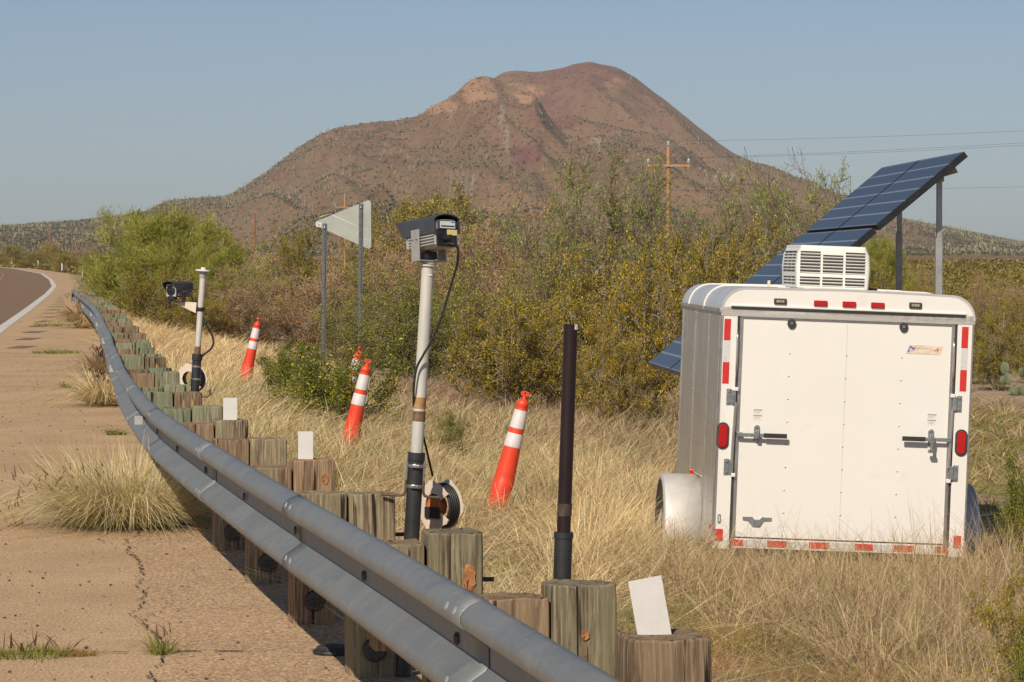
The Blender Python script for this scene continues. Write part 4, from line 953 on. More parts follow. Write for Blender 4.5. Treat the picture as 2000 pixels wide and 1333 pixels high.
def camera_body(root, s=1.0, front=False):
    """local: +Y = the way it looks, Z up; body about .11 wide .095 high .22 long"""
    L_, W_, H_ = .215 * s, .102 * s, .110 * s
    body = MB(); ch = .012 * s
    pr = [(-W_ / 2 + ch, 0), (W_ / 2 - ch, 0), (W_ / 2, ch), (W_ / 2, H_ - ch), (W_ / 2 - ch, H_), (-W_ / 2 + ch, H_), (-W_ / 2, H_ - ch), (-W_ / 2, ch)]
    body.prism(pr, -L_ / 2, L_ / 2); bo = body.build('housing', cam_grey, root, bevel=.003)
    fn = MB()
    for i in range(7):
        z = .014 * s + i * .0115 * s
        for sx in (-1, 1): fn.box((sx * (W_ / 2 + .003 * s), -.01 * s, z), (.007 * s, L_ * .86, .0038 * s))
    fn.build('cooling_fins', cam_grey, bo)
    sh = MB(); n = 8; arc = []
    for i in range(n + 1):
        a_ = math.pi * (.08 + .84 * i / n); arc.append((math.cos(a_) * W_ * .60, H_ - .004 * s + math.sin(a_) * .026 * s))
    arc = [(W_ * .60, H_ * .52)] + arc + [(-W_ * .60, H_ * .52)]
    inn = [(x * .96, z - .0035 * s) for x, z in arc][::-1]; m_ = len(arc)
    v = []
    for yv in (-L_ / 2 - .01 * s, L_ / 2 + .055 * s):
        for (x, z) in arc: v.append((x, yv - (.05 * s * (1 if z < H_ * .7 and yv > 0 else 0)), z))
        for (x, z) in inn: v.append((x, yv - (.05 * s * (1 if z < H_ * .7 and yv > 0 else 0)), z))
    k2 = 2 * m_
    f = [(i, (i + 1) % k2, k2 + (i + 1) % k2, k2 + i) for i in range(k2)] + [(i, i + 1, k2 - 2 - i, k2 - 1 - i) for i in range(m_ - 1)] + [(k2 + i, k2 + i + 1, k2 + k2 - 2 - i, k2 + k2 - 1 - i) for i in range(m_ - 1)]
    sh.add(v, f); sh.build('sun_shield', cam_dark, root, smooth=35)
    rp = MB().box((0, -L_ / 2 - .004, H_ * .34), (W_ * .9, .010, H_ * .62)); rpo = rp.build('rear_plate', cam_blk, root, bevel=.002)
    MB().box((0, -L_ / 2 - .006 * s, H_ * .80), (W_ * .80, .012 * s, H_ * .34)).build('rear_cover', cam_dark, root, bevel=.003)
    lb = MB().box((0, -L_ / 2 - .0132 * s, H_ * .80), (W_ * .68, .0016, H_ * .25)).build('rating_label', lab_w, root)
    tx = MB()
    for i in range(26): tx.box(((-.30 + .6 * i / 25) * W_, -L_ / 2 - .0146 * s, H_ * .75), (W_ * (.006 + .008 * ((i * 7) % 3)), .0012, H_ * .05))
    tx.box((W_ * .24, -L_ / 2 - .0146 * s, H_ * .89), (W_ * .14, .0012, H_ * .025)); tx.build('barcode', ink, lb)
    MB().box((W_ * .22, -L_ / 2 - .010 * s, H_ * .53), (W_ * .46, .0016, H_ * .20)).build('caution_label', lab_y, root)
    yk = MB()
    for sx in (-1, 1): yk.box((sx * (W_ / 2 + .011 * s), .02 * s, .020 * s), (.004 * s, .058 * s, .122 * s))
    yk.box((0, .02 * s, -.042 * s), (W_ + .026 * s, .06 * s, .004 * s)); yo = yk.build('yoke', sil, root, bevel=.001)
    sc = MB()
    for sx in (-1, 1):
        for yv in (.006, .034): sc.lathe([(.005 * s, 0), (.005 * s, .004 * s), (.003 * s, .006 * s)], 10, Matrix.Translation((sx * (W_ / 2 + .013 * s), yv * s, .045 * s)) @ Matrix.Rotation(R(90) * sx, 4, 'Y'))
    sc.build('yoke_screw', clamp_m, yo)
    if front:
        fp = MB().box((0, L_ / 2 + .004, H_ / 2), (W_ * .98, .008, H_ * .98)).build('front_bezel', cam_grey, root, bevel=.004)
        glm = pm('lens_glass', (.012, .013, .018), (.01, .01, .012), 5, .06, spec=.8)
        MB().lathe([(W_ * .43, 0), (W_ * .43, .006), (W_ * .39, .008)], 32, Matrix.Translation((0, L_ / 2 + .006, H_ / 2)) @ Matrix.Rotation(R(-90), 4, 'X')).build('lens_ring', cam_blk, fp, smooth=40)
        MB().lathe([(W_ * .38, 0), (W_ * .30, .005), (W_ * .15, .008), (.001, .009)], 32, Matrix.Translation((0, L_ / 2 + .013, H_ / 2)) @ Matrix.Rotation(R(-90), 4, 'X')).build('lens', glm, fp, smooth=60)
    return bo
ctr = P(838, 516, D2)
cam2 = thing('traffic_camera', 'large grey camera with dark sun shield and white rear label on the nearer pole', 'camera', ctr + Vector((.010, 0, .054)), (R(-6), R(2), R(34)))
camera_body(cam2, 1.0)
MB().tube([(.0, .02, -.044), (.0, .02, -.056)], .026, 20).build('swivel_base', sil, cam2, smooth=40)
MB().box((0, 0.03, -.02), (.05, .07, .03)).build('tilt_block', cam_blk, cam2, bevel=.004)
pl = MB(); pl.lathe([(.013, 0), (.013, .02), (.011, .02), (.011, .042), (.009, .046)], 16, Matrix.Translation((-.012, -.118, .034)) @ Matrix.Rotation(R(90), 4, 'X')); pl.build('connector', cam_blk, cam2, smooth=40)
def spline(pts, n=8):
    pts = [Vector(p) for p in pts]; out = []
    for i in range(len(pts) - 1):
        p0 = pts[max(i - 1, 0)]; p1 = pts[i]; p2 = pts[i + 1]; p3 = pts[min(i + 2, len(pts) - 1)]
        for j in range(n):
            t = j / n; out.append(.5 * ((2 * p1) + (-p0 + p2) * t + (2 * p0 - 5 * p1 + 4 * p2 - p3) * t * t + (-p0 + 3 * p1 - 3 * p2 + p3) * t ** 3))
    out.append(pts[-1]); return out
def cable(name, pxs_, r, label, m=cable_m, cat='cable'):
    pts = spline([P(x, y, d) for x, y, d in pxs_]); l = pts[0].copy(); mb = MB(); mb.tube([p - l for p in pts], r, 8)
    o = mb.build(name, m, smooth=60); o.location = l; return tag(o, label, cat)
cable('camera_cable', [(872, 476, D2 - .12), (884, 477, D2 - .14), (894, 486, D2 - .13), (893, 515, D2 - .1), (880, 560, D2 - .08), (862, 620, D2 - .07), (843, 665, D2 - .06), (826, 695, D2 - .055), (813, 722, D2 - .045), (808, 765, D2 - .035), (810, 800, D2), (826, 850, D2 + .05), (838, 900, D2 + .09), (845, 930, D2 + .12)], .0048, 'black cable looping from the large camera down its pole')
# ---- small camera on the farther pole
D1 = 26.5
a = P(380, 768, D1); b = P(397, 530, D1); dirv = (b - a).normalized(); g1 = a - dirv * ((a.z + .05) / dirv.z)
pole1 = thing('camera_pole', 'cream painted pole with white cap and sideways arm, carrying the small camera', 'pole', g1); pole1.rotation_euler = Vector((0, 0, 1)).rotation_difference(dirv).to_euler()
Lp = (b - g1).length; stp = (P(388, 692, D1) - g1).length
MB().lathe([(.036, 0), (.036, stp - .05), (.042, stp - .05), (.042, stp), (.03, stp)], 20).build('sleeve', blk_m, pole1, smooth=40)
MB().tube([(0, 0, stp - .1), (0, 0, Lp)], .0245, 20).build('pipe', pole_m, pole1, smooth=40)
MB().lathe([(.0254, stp), (.0254, stp + .06)], 20).build('rust_ring', rust2_m, pole1, smooth=40)
MB().lathe([(.0247, Lp - .06), (.034, Lp - .01), (.034, Lp - .01)], 20).build('neck', cam_grey, pole1, smooth=40)
MB().lathe([(.062, 0), (.062, .012), (.02, .014), (.02, .03)], 20, Matrix.Translation((0, 0, Lp))).build('cap', pm('white_cap', (.75, .74, .7), (.65, .64, .6), 20, .5), pole1, smooth=40)
for zz in (stp - .10, stp - .2): MB().lathe([(.0385, zz - .008), (.039, zz), (.0385, zz + .008)], 20).build('hose_clamp', clamp_m, pole1, smooth=40)
zc = (P(391, 604, D1) - g1).length
MB().lathe([(.033, zc - .014), (.035, zc - .01), (.035, zc + .01), (.033, zc + .014)], 20).build('arm_clamp', cam_blk, pole1, smooth=40)
arm = MB(); pj = lambda x, y: ((x - 391) * D1 / F, zc + (604 - y) * D1 / F)
arm.prism([pj(331, 592), pj(383, 592), pj(383, 613)], -.03, .03); arm.build('bracket_arm', tan_m, pole1, bevel=.003)
MB().box((-.035, 0, zc), (.05, .04, .03)).build('arm_mount', cam_blk, pole1, bevel=.004)
MB().tube([(.10 * 0, -.02, stp - .33), (.06, -.03, stp - .335), (.11, -.03, stp - .33), (.125, -.03, stp - .31), (.128, -.03, stp - .27)], .008, 8).build('bracket_rod', brownrod, pole1, smooth=40)
cc = P(350, 590, D1)
cam1 = thing('traffic_camera', 'small black camera with round glass lens on the tan arm of the farther pole', 'camera', cc + Vector((0, 0, .04)), (0, 0, R(150)))
camera_body(cam1, .95, True)
MB().box((0, .09, -.008), (.06, .05, .03)).build('lens_heater', cam_blk, cam1, bevel=.003)
for ch in cam1.children:
    if ch.name.startswith('housing') or ch.name.startswith('yoke'): ch.data.materials[0] = pm('bronze_housing', (.06, .045, .045), (.04, .03, .03), 20, .5)
cable('camera_cable', [(366, 575, D1 + .05), (374, 579, D1 + .05), (378, 590, D1 + .05), (386, 600, D1 + .05), (394, 615, D1 + .03), (398, 628, D1), (409, 645, D1), (417, 665, D1), (413, 680, D1), (402, 690, D1), (394, 697, D1), (386, 705, D1 - .03)], .008, 'black cable looping from the small camera to the sleeve of its pole')
# ---- bare dark pipe
D3 = 11.4
a = P(1098, 1128, D3); b = P(1115, 634, D3); dirv = (b - a).normalized(); g2 = a - dirv * ((a.z + .1) / dirv.z)
pp = thing('bare_pipe', 'dark brown empty pipe in a black sleeve standing behind the rail', 'pole', g2); pp.rotation_euler = Vector((0, 0, 1)).rotation_difference(dirv).to_euler()
Lp = (b - g2).length; s3 = (P(1100, 1040, D3) - g2).length
MB().lathe([(.031, 0), (.031, s3 - .02), (.0335, s3 - .02), (.0335, s3), (.024, s3)], 24).build('sleeve', blk_m, pp, smooth=40)
pm_dark = pm('dark_brown_pipe', (.030, .017, .018), (.018, .010, .011), 14, .38, .2, c3=(.20, .16, .14), s3=50, k3=(.70, .74), stretch=(1, 1, .3))
MB().lathe([(.0235, s3 - .1), (.0245, Lp * .99), (.0255, Lp), (.0215, Lp), (.0215, Lp - .05)], 24).build('pipe', pm_dark, pp, smooth=40)
for py_, hh in ((996, 24),):
    zz = (P(1102, py_, D3) - g2).length; o = MB().lathe([(.0247, zz - .021), (.0262, zz - .021), (.0262, zz - .017), (.0252, zz - .017), (.0252, zz + .017), (.0262, zz + .017), (.0262, zz + .021), (.0247, zz + .021)], 24).build('rusty_coupling', pm('mottled_rust', (.13, .085, .055), (.07, .05, .04), 60, .6, .4), pp, smooth=40)
MB().box((.018, -.0185, Lp - .008), (.010, .004, .018), Matrix.Rotation(R(40), 3, 'Z')).build('paint_chip', lab_w, pp)

# ---- cable reels
def reel(name, px, py, d, s, label, rotz, low, orange=True):
    c = P(px, py, d); e = thing(name, label, 'cable reel', c, (0, 0, rotz)); n = 28
    # axis along local X: two side plates with lugs, drum of cable between
    def plate(x0, rx, broken):
        mb = MB(); out = []; inn = []
        for i in range(n + 1):
            a_ = R(-150) + R(300) * i / n if broken else 2 * math.pi * i / n
            lug = 1 + (.10 if (i % 7) in (0, 1) else 0)
            out.append((math.cos(a_) * .125 * lug * s, math.sin(a_) * .125 * lug * s)); inn.append((math.cos(a_) * (.066 if broken else .08) * s, math.sin(a_) * (.066 if broken else .08) * s))
        v = []
        for x in (x0 - .003, x0 + .003): v += [(x, p[0], p[1]) for p in out] + [(x, p[0], p[1]) for p in inn]
        m_ = n + 1; f = []
        for i in range(n):
            f += [(i, i + 1, m_ + i + 1, m_ + i), (2 * m_ + i, 3 * m_ + i, 3 * m_ + i + 1, 2 * m_ + i + 1), (i, 2 * m_ + i, 2 * m_ + i + 1, i + 1), (m_ + i, m_ + i + 1, 3 * m_ + i + 1, 3 * m_ + i)]
        mb.add(v, f); return mb
    for x0, br in ((-.045 * s, True), (.045 * s, False)):
        pl_ = plate(x0, 0, br).build('side_plate', tan_m, e, smooth=30)
    for k in range(5):
        r_ = .112 * s; x0 = (-.028 + .014 * k) * s
        pts = [(x0, math.cos(a_) * r_, math.sin(a_) * r_) for a_ in np.linspace(0, 2 * math.pi, 33)]
        MB().tube(pts, .0085 * s, 8, caps=False).build('cable_turn', cable_m, e, smooth=60)
    dm = MB(); dm.tube([(0, math.cos(a_) * .092 * s, math.sin(a_) * .092 * s) for a_ in np.linspace(0, 2 * math.pi, 33)], .016 * s, 8, caps=False); dm.build('cable_core', cable_m, e, smooth=60)
    if orange:
        MB().lathe([(.052 * s, -.050 * s), (.056 * s, -.046 * s), (.056 * s, .0)], 24, Matrix.Rotation(R(90), 4, 'Y')).build('hub', pm('orange_plastic', (.62, .17, .04), (.5, .14, .04), 12, .5), e, smooth=40)
        MB().box((-.056 * s, 0, -.035 * s), (.008, .12 * s, .06 * s)).build('hub_guard', blk_m, e, bevel=.003)
    h = MB(); pts = [(.048 * s, .10 * s, -.02 * s), (.05 * s, .16 * s, .0), (.05 * s, .175 * s, -.04 * s), (.05 * s, .165 * s, -.085 * s), (.05 * s, .12 * s, -.11 * s), (.048 * s, .08 * s, -.1 * s)]
    h.tube(spline(pts, 5), .011 * s, 8).build('handle', tan_m, e, smooth=60)
    return e
reel('cable_reel', 860, 988, D2 + .22, .76, 'tan and orange cable reel full of black cable beside the nearer camera pole', R(42), 0)
reel('cable_reel', 374, 740, D1 + .35, .92, 'tan cable reel wound with black cable behind the farther camera pole', R(66), 0, False)
c = P(1245, 1085, 11.4)

# ================================================================ TRAFFIC CONES (tall channelizers)
cone_o = pm('orange_plastic_cone', (.78, .065, .022), (.66, .05, .018), 5, .42, c3=(.55, .10, .05), s3=30, k3=(.68, .78))
cone_w = pm('cone_sheeting', (.66, .62, .60), (.54, .50, .49), 7, .5, c3=(.55, .30, .26), s3=20, k3=(.64, .75))
rub = pm('black_rubber', (.025, .025, .026), (.04, .036, .033), 12, .7)
def cone(px_top, py_top, px_b, py_b, d, label, tag_flap=False, rot=0):
    a = P(px_b, py_b, d); b = P(px_top, py_top, d); dv = (b - a); L_ = dv.length; g = a
    e = thing('traffic_cone', label, 'traffic cone', g, None, 'orange traffic cones standing in the grass'); e.rotation_euler = (Vector((0, 0, 1)).rotation_difference(dv).to_matrix() @ Matrix.Rotation(rot, 3, 'Z')).to_euler()
    s = L_ / 1.07; e.scale = (s, s, s)
    bd = [(.098, .02), (.092, .10), (.0885, .20), (.083, .36), (.081, .365), (.0790, .40), (.066, .62), (.0655, .625), (.049, .93), (.048, .935)]
    MB().lathe(bd, 28).build('cone_body', cone_o, e, smooth=35)
    MB().lathe([(.048, .93), (.046, .95), (.049, .955), (.046, .985), (.034, 1.0), (.017, 1.012), (.013, 1.03), (.016, 1.04), (.001, 1.04)], 24).build('cone_top', cone_o, e, smooth=50)
    hb = MB(); n = 16; out = [(.036 * math.cos(2 * math.pi * i / n), .020 * math.sin(2 * math.pi * i / n)) for i in range(n)]
    v = []
    for y in (-.013, .013): v += [(x, y, 1.052 + z) for x, z in out]
    for y in (-.013, .013): v += [(.009 * math.cos(2 * math.pi * i / n), y, 1.054 + .009 * math.sin(2 * math.pi * i / n)) for i in range(n)]
    f = []
    for i in range(n):
        j = (i + 1) % n; f += [(i, j, n + j, n + i), (i, 2 * n + i, 2 * n + j, j), (n + i, n + j, 3 * n + j, 3 * n + i), (2 * n + i, 3 * n + i, 3 * n + j, 2 * n + j)]
    hb.add(v, f); hb.build('grip', cone_o, e, smooth=40)
    def rad(z): return float(np.interp(z, [.62, .935], [.066, .0485]))
    for z0_, z1_ in ((.775, .92), (.625, .735)):
        MB().lathe([(rad(z0_) + .0005, z0_), (rad(z0_) + .003, z0_ + .004), (rad(z1_) + .003, z1_ - .004), (rad(z1_) + .0005, z1_)], 28).build('reflective_band', cone_w, e, smooth=35)
    MB().lathe([(.19, -.02), (.20, 0), (.19, .03), (.10, .035), (.10, .04)], 8).build('base', rub, e, smooth=30)
    if tag_flap:
        for z0_ in (.70, .85): MB().box((.068 if z0_ < .8 else .058, -.01, z0_), (.004, .022, .09)).build('loose_sheeting', cone_w, e)
    return e
cone(1027, 765, 963, 1026, 26.2, 'orange cone with two white bands right of the large camera pole')
cone(719, 702, 671, 918, 31.6, 'orange cone with flapping white bands, left of the large camera pole', True)
cone(505.5, 621, 473, 768, 46.8, 'farthest orange cone, leaning in the grass right of the small camera pole', rot=R(80))
cone(704, 677, 662, 860, 41.5, 'orange cone mostly hidden behind the green shrub with yellow flowers', rot=R(70))

# ================================================================ TRIANGULAR SIGN
DS = 64.0
sg_m = None
def sign_mat():
    m, nt, bs = newmat('bare_aluminium_sheet'); v = coords(nt, 'Object')
    nz = noise(nt, v, 2.5, 5); sc = noise(nt, coords(nt, 'Object', (1, 1, 14)), 3, 4, .7)
    c = ramp(nt, nz, [(.3, (.40, .42, .37)), (.7, (.49, .51, .46))])
    nt.links.new(c, bs.inputs['Base Color']); bs.inputs['Metallic'].default_value = .35; bs.inputs['Roughness'].default_value = .42; return m
sg_m = sign_mat(); post_m = pm('galvanised_post', (.20, .21, .21), (.15, .155, .155), 10, .5, .5)
o0 = P(704, 700, DS); o0.z = zg(o0.x, DS) - .1
sgn = thing('road_sign', 'triangular road sign seen from its bare metal back on two perforated posts', 'road sign', o0)
def L2(px, py, d=DS): return P(px, py, d) - o0
def rounded(pts, r, n=6):
    out = []; k = len(pts)
    for i in range(k):
        p = Vector(pts[i]); a = (Vector(pts[i - 1]) - p).normalized(); b = (Vector(pts[(i + 1) % k]) - p).normalized()
        half = a.angle(b) / 2; t_ = r / math.tan(half); s0 = p + a * t_; c_ = p + (a + b).normalized() * (r / math.sin(half)); e_ = p + b * t_
        a0 = math.atan2(s0.y - c_.y, s0.x - c_.x); a1 = math.atan2(e_.y - c_.y, e_.x - c_.x)
        dlt = (a1 - a0 + math.pi) % (2 * math.pi) - math.pi
        out += [(c_.x + r * math.cos(a0 + dlt * j / n), c_.y + r * math.sin(a0 + dlt * j / n)) for j in range(n + 1)]
    return out
tri = [(L2(607, 437).x, L2(607, 437).z), (L2(725, 489).x, L2(725, 489).z), (L2(724, 389).x, L2(724, 389).z)]
MB().prism(rounded(tri, .05), .06, .064).build('plate', sg_m, sgn)
plt = sgn.children[0]
for px_, top in ((633, 437), (704, 398)):
    x = L2(px_ + 1, top).x; zt = L2(px_, top).z; x0 = L2(px_ - 2, 700).x; n = int((zt) / .2)
    mb = MB(); lean = (x - x0) / zt
    def pt(xx, yy_, z): return (x0 + lean * z + xx, yy_, z)
    prf = [(-.042, .0), (-.03, .0), (-.018, -.03), (.018, -.03), (.03, .0), (.042, .0), (.042, .004), (.027, .004), (.016, -.026), (-.016, -.026), (-.027, .004), (-.042, .004)]
    k = len(prf); mb.add([pt(a_, b_ + .05, 0) for a_, b_ in prf] + [pt(a_, b_ + .05, zt) for a_, b_ in prf], [(i, (i + 1) % k, k + (i + 1) % k, k + i) for i in range(k)] + [tuple(range(k)), tuple(range(2 * k - 1, k - 1, -1))])
    po = mb.build('sign_post', post_m, sgn)
    hl = MB(); z = .1
    while z < zt - .05: hl.box(pt(0, .018, z), (.013, .003, .022)); z += .05
    hl.build('post_holes', pm('hole_dark', (.015, .015, .015)), po)
    MB().lathe([(.018, 0), (.018, .01), (.009, .014)], 10, Matrix.Translation(pt(0, .018, zt - .08)) @ Matrix.Rotation(R(90), 4, 'X')).build('sign_bolt', clamp_m, po)
mb = MB(); c0 = L2(622.5, 439); mb.box((c0.x, .055, c0.z), (.10, .002, .09), Matrix.Rotation(R(12), 3, 'Y')); so_ = mb.build('inspection_sticker', lab_w, plt)
mb = MB()
for i, zz in enumerate((-.022, -.010, .002, .014)): mb.box((c0.x, .053, c0.z + zz), (.06, .001, .004), Matrix.Rotation(R(12), 3, 'Y'))
mb.build('sticker_print', ink, so_)
mb = MB()
for (xa, ya), (xb, yb), w_ in (((648, 420), (700, 443), .008), ((700, 443), (720, 452), .005), ((660, 417), (680, 412), .004), ((695, 460), (703, 448), .005), ((712, 466), (722, 470), .006), ((624, 424), (648, 417), .006)):
    A, B = L2(xa, ya), L2(xb, yb); t = (B - A).normalized(); s = Vector((-t.z, 0, t.x)) * w_
    mb.add([Vector((q.x, .0578, q.z)) for q in (A - s, B - s * .4, B + s * .4, A + s)], [(0, 1, 2, 3)])
mb.build('scratches', pm('bright_scratch', (.75, .74, .66), (.6, .6, .52), 10, .5), plt)

# ================================================================ TRAILER
TD = 23.0; ROLL = R(2.2); YAW = R(2.1)
t0 = P(1638, 1078, TD)
tr = thing('cargo_trailer', 'white enclosed cargo trailer with closed ramp door parked in tall dry grass', 'trailer', t0)
tr.rotation_euler = (Matrix.Rotation(YAW, 3, 'Z') @ Matrix.Rotation(ROLL, 3, 'Y')).to_euler()
s_ = TD / F
def TL(px, py):
    dx, up = px - 1638, 1078 - py
    return ((dx * math.cos(ROLL) - up * math.sin(ROLL)) * s_, (dx * math.sin(ROLL) + up * math.cos(ROLL)) * s_)
white = pm('white_trailer_paint', (.79, .76, .71), (.765, .735, .68), 1.3, .32, spec=.5, c3=(.70, .65, .57), s3=5, k3=(.60, .85))
white2 = pm('white_trim', (.80, .77, .72), (.74, .71, .66), 4, .35)
def alum_mat():
    m, nt, bs = newmat('mill_aluminium'); v = coords(nt, 'Object', (1, 1, 1))
    nz = noise(nt, v, 3.5, 5, .65); st_ = noise(nt, coords(nt, 'Object', (8, 8, .5)), 2.2, 5, .7); dz = noise(nt, v, 45, 4, .7)
    c = ramp(nt, st_, [(.3, (.46, .43, .39)), (.7, (.68, .65, .60))])
    c = mixc(nt, ramp(nt, dz, [(.60, (0,) * 3), (.68, (.7,) * 3)]), c, (.22, .17, .13))
    nt.links.new(c, bs.inputs['Base Color']); bs.inputs['Metallic'].default_value = .75
    nt.links.new(ramp(nt, nz, [(.3, (.32,) * 3), (.7, (.48,) * 3)]), bs.inputs['Roughness']); bump(nt, bs, nz, .15, .01); return m
alum = alum_mat()
shiny = pm('bright_trim', (.62, .60, .57), (.5, .48, .45), 10, .3, .85)
cap_shade_m = pm('cap_shade', (.03, .028, .025)); seal = pm('rubber_seal', (.05, .048, .045), (.03, .03, .03), 20, .7)
redt = pm('red_reflective_tape', (.62, .035, .03), (.52, .03, .025), 30, .4); whit = pm('silver_reflective_tape', (.62, .63, .62), (.55, .55, .55), 30, .4)
redl = pm('red_lens', (.50, .012, .015), (.38, .01, .012), 6, .15); zinc = pm('zinc_hardware', (.40, .42, .42), (.28, .30, .30), 30, .38, .7)
HW, TH, TLn, CR = .878, 1.80, 3.05, .165
def profile(hw, top, cr, z0, n=8, crown=.012):
    pts = [(hw, z0)]
    for i in range(n + 1): a_ = math.pi / 2 * i / n; pts.append((hw - cr + cr * math.cos(a_), top - cr + cr * math.sin(a_)))
    pts.append((0, top + crown))
    for i in range(n + 1): a_ = math.pi / 2 + math.pi / 2 * i / n; pts.append((-hw + cr + cr * math.cos(a_), top - cr + cr * math.sin(a_)))
    pts.append((-hw, z0)); return pts
ZB = TH - CR - .005
# roof shell (curved, whole length)
ro = profile(HW + .006, TH + .004, CR, ZB); ri = profile(HW - .006, TH - .008, CR, ZB)
mb = MB(); v = []; k = len(ro)
for y in (-.008, TLn): v += [(x, y, z) for x, z in ro] + [(x, y, z) for x, z in ri]
f = []
for i in range(k - 1): f += [(i, i + 1, 2 * k + i + 1, 2 * k + i), (k + i, 3 * k + i, 3 * k + i + 1, k + i + 1), (i, k + i, k + i + 1, i + 1), (2 * k + i, 2 * k + i + 1, 3 * k + i + 1, 3 * k + i)]
f += [(0, 2 * k, 3 * k, k), (k - 1, 2 * k - 1, 4 * k - 1, 3 * k - 1)]
roofm = pm('roof_metal', (.66, .65, .63), (.56, .55, .53), 3, .3, .35, c3=(.40, .36, .31), s3=6, k3=(.62, .8))
mb.add(v, f); roof = mb.build('roof', roofm, tr, smooth=40)
for y in (1.22, 2.44):
    pr_ = profile(HW + .009, TH + .007, CR, ZB); MB().tube([(x, y, z) for x, z in pr_], .006, 6).build('roof_seam', white2, roof, smooth=40)
# side panels
sp_ = MB().box((-HW + .004, TLn / 2 + .02, ZB / 2), (.008, TLn - .04, ZB)).build('side_panel', alum, tr)
spr = MB().box((HW - .004, TLn / 2 + .02, ZB / 2), (.008, TLn - .04, ZB)).build('side_panel', alum, tr)
for y in (.05, .84, 1.88, 2.93):
    for sx in (-1, 1): MB().box((sx * (HW + .003), y, ZB / 2 - .01), (.010, .022, ZB - .04)).build('side_seam', shiny, sp_ if sx < 0 else spr, bevel=.002)
mb = MB()
for y in (.20, .30, .58, .70, .98, 1.12, 1.40, 1.52, 1.85, 2.25, 2.70):
    for i in range(9): mb.lathe([(.006, 0), (.004, .003), (.001, .004)], 8, Matrix.Translation((-HW, y, .12 + i * .18)) @ Matrix.Rotation(R(-90), 4, 'Y'))
mb.build('rivets', zinc, sp_)
mb = MB().box((-HW - .006, TLn / 2, ZB + .008), (.014, TLn, .03)); dr = mb.build('drip_rail', shiny, tr, bevel=.002)
MB().box((HW + .006, TLn / 2, ZB + .008), (.014, TLn, .03)).build('drip_rail', shiny, tr, bevel=.002)
mb = MB()
for i in range(24): mb.lathe([(.006, 0), (.004, .003), (.001, .004)], 8, Matrix.Translation((-HW - .013, .06 + i * .125, ZB + .008)) @ Matrix.Rotation(R(-90), 4, 'Y'))
mb.build('rivets', zinc, dr)
MB().box((0, TLn - .01, TH / 2 - .05), (2 * HW - .02, .02, TH - .1)).build('front_wall', white, tr)
MB().box((0, TLn / 2, .02), (2 * HW - .03, TLn - .1, .04)).build('floor', pm('plywood_floor', (.20, .15, .1)), tr)
# rear frame: header and two corner posts and sill
DZ1 = 1.628; DX = .762
hp = [(x, z) for x, z in profile(HW, TH - .002, CR, DZ1 + .035)]
MB().prism(hp, -.006, .09).build('header', white, tr, bevel=.003)
MB().box((0, .045, DZ1 + .017), (2 * HW - .002, .085, .034)).build('header_step', white2, tr)
MB().box((0, -.010, DZ1 + .050), (2 * HW - .12, .012, .012)).build('drip_cap', white2, tr, bevel=.002)
MB().box((0, -.009, DZ1 + .034), (2 * HW - .13, .009, .014)).build('cap_shadow_gap', cap_shade_m, tr)  # solid dark strip, paints the shade below the drip cap
for sx in (-1, 1):
    MB().box((sx * (HW + DX) / 2, .042, (DZ1 - .02) / 2 + .01), (HW - DX - .004, .09, DZ1 + .02)).build('corner_post', white, tr, bevel=.004)
    MB().box((sx * (HW - .008), .045, (DZ1) / 2), (.012, .106, DZ1 - .03)).build('corner_trim', shiny, tr, bevel=.002)
MB().box((0, .05, .035), (2 * DX - .002, .08, .066)).build('sill', white2, tr)
# ramp door
dl = MB().box((0, .034, DZ1 / 2 + .035), (2 * DX - .03, .04, DZ1 - .085)); door = dl.build('ramp_door', white, tr, bevel=.003)
mb = MB()
for sx in (-1, 1): mb.box((sx * (DX - .026), .011, DZ1 / 2 + .03), (.024, .008, DZ1 - .05))
mb.box((0, .011, DZ1 - .026), (2 * DX - .07, .008, .026)); mb.build('door_edging', shiny, door, bevel=.002)
mb = MB()
for sx in (-1, 1): mb.box((sx * (DX - .008), .010, DZ1 / 2), (.012, .02, DZ1))
mb.box((0, .012, DZ1 - .004), (2 * DX - .02, .02, .012)); mb.build('door_seal', seal, door)
mb = MB()
for cx in (-.395, .0, .385):
    for i in range(9):
        z = 1.36 - .158 * i; mb.lathe([(.0062, 0), (.005, .003), (.002, .0045)], 10, Matrix.Translation((cx + .002 * math.sin(i * 3), .014, z)) @ Matrix.Rotation(R(90), 4, 'X'))
for i in range(8): mb.lathe([(.005, 0), (.003, .003)], 8, Matrix.Translation((-.68 + i * .195, .007, DZ1 - .026)) @ Matrix.Rotation(R(90), 4, 'X'))
mb.build('rivets', zinc, door)
MB().box((.0, .0137, .80), (.0022, .001, 1.55)).build('panel_seam', pm('seam_grey', (.52, .5, .46)), door)
def disc(mb, c, r, h, n=24, m=None): mb.lathe([(r, 0), (r, h * .7), (r * .85, h)], n, Matrix.Translation(c) @ Matrix.Rotation(R(90), 4, 'X'))
for px_, py_ in ((1545, 631), (1765, 638)):
    x, z = TL(px_, py_); pts = [(x + .030 * math.cos(a_), z + .030 * math.sin(a_) * (1.0 if math.sin(a_) > 0 else 1.18)) for a_ in np.linspace(0, 2 * math.pi, 24, endpoint=False)]
    o = MB().prism(pts, .014, -.002).build('rubber_bumper', seal, door, bevel=.003)
    mb = MB(); disc(mb, (x, -.002, z), .010, .006, 12); mb.build('bumper_screw', zinc, o, smooth=40)
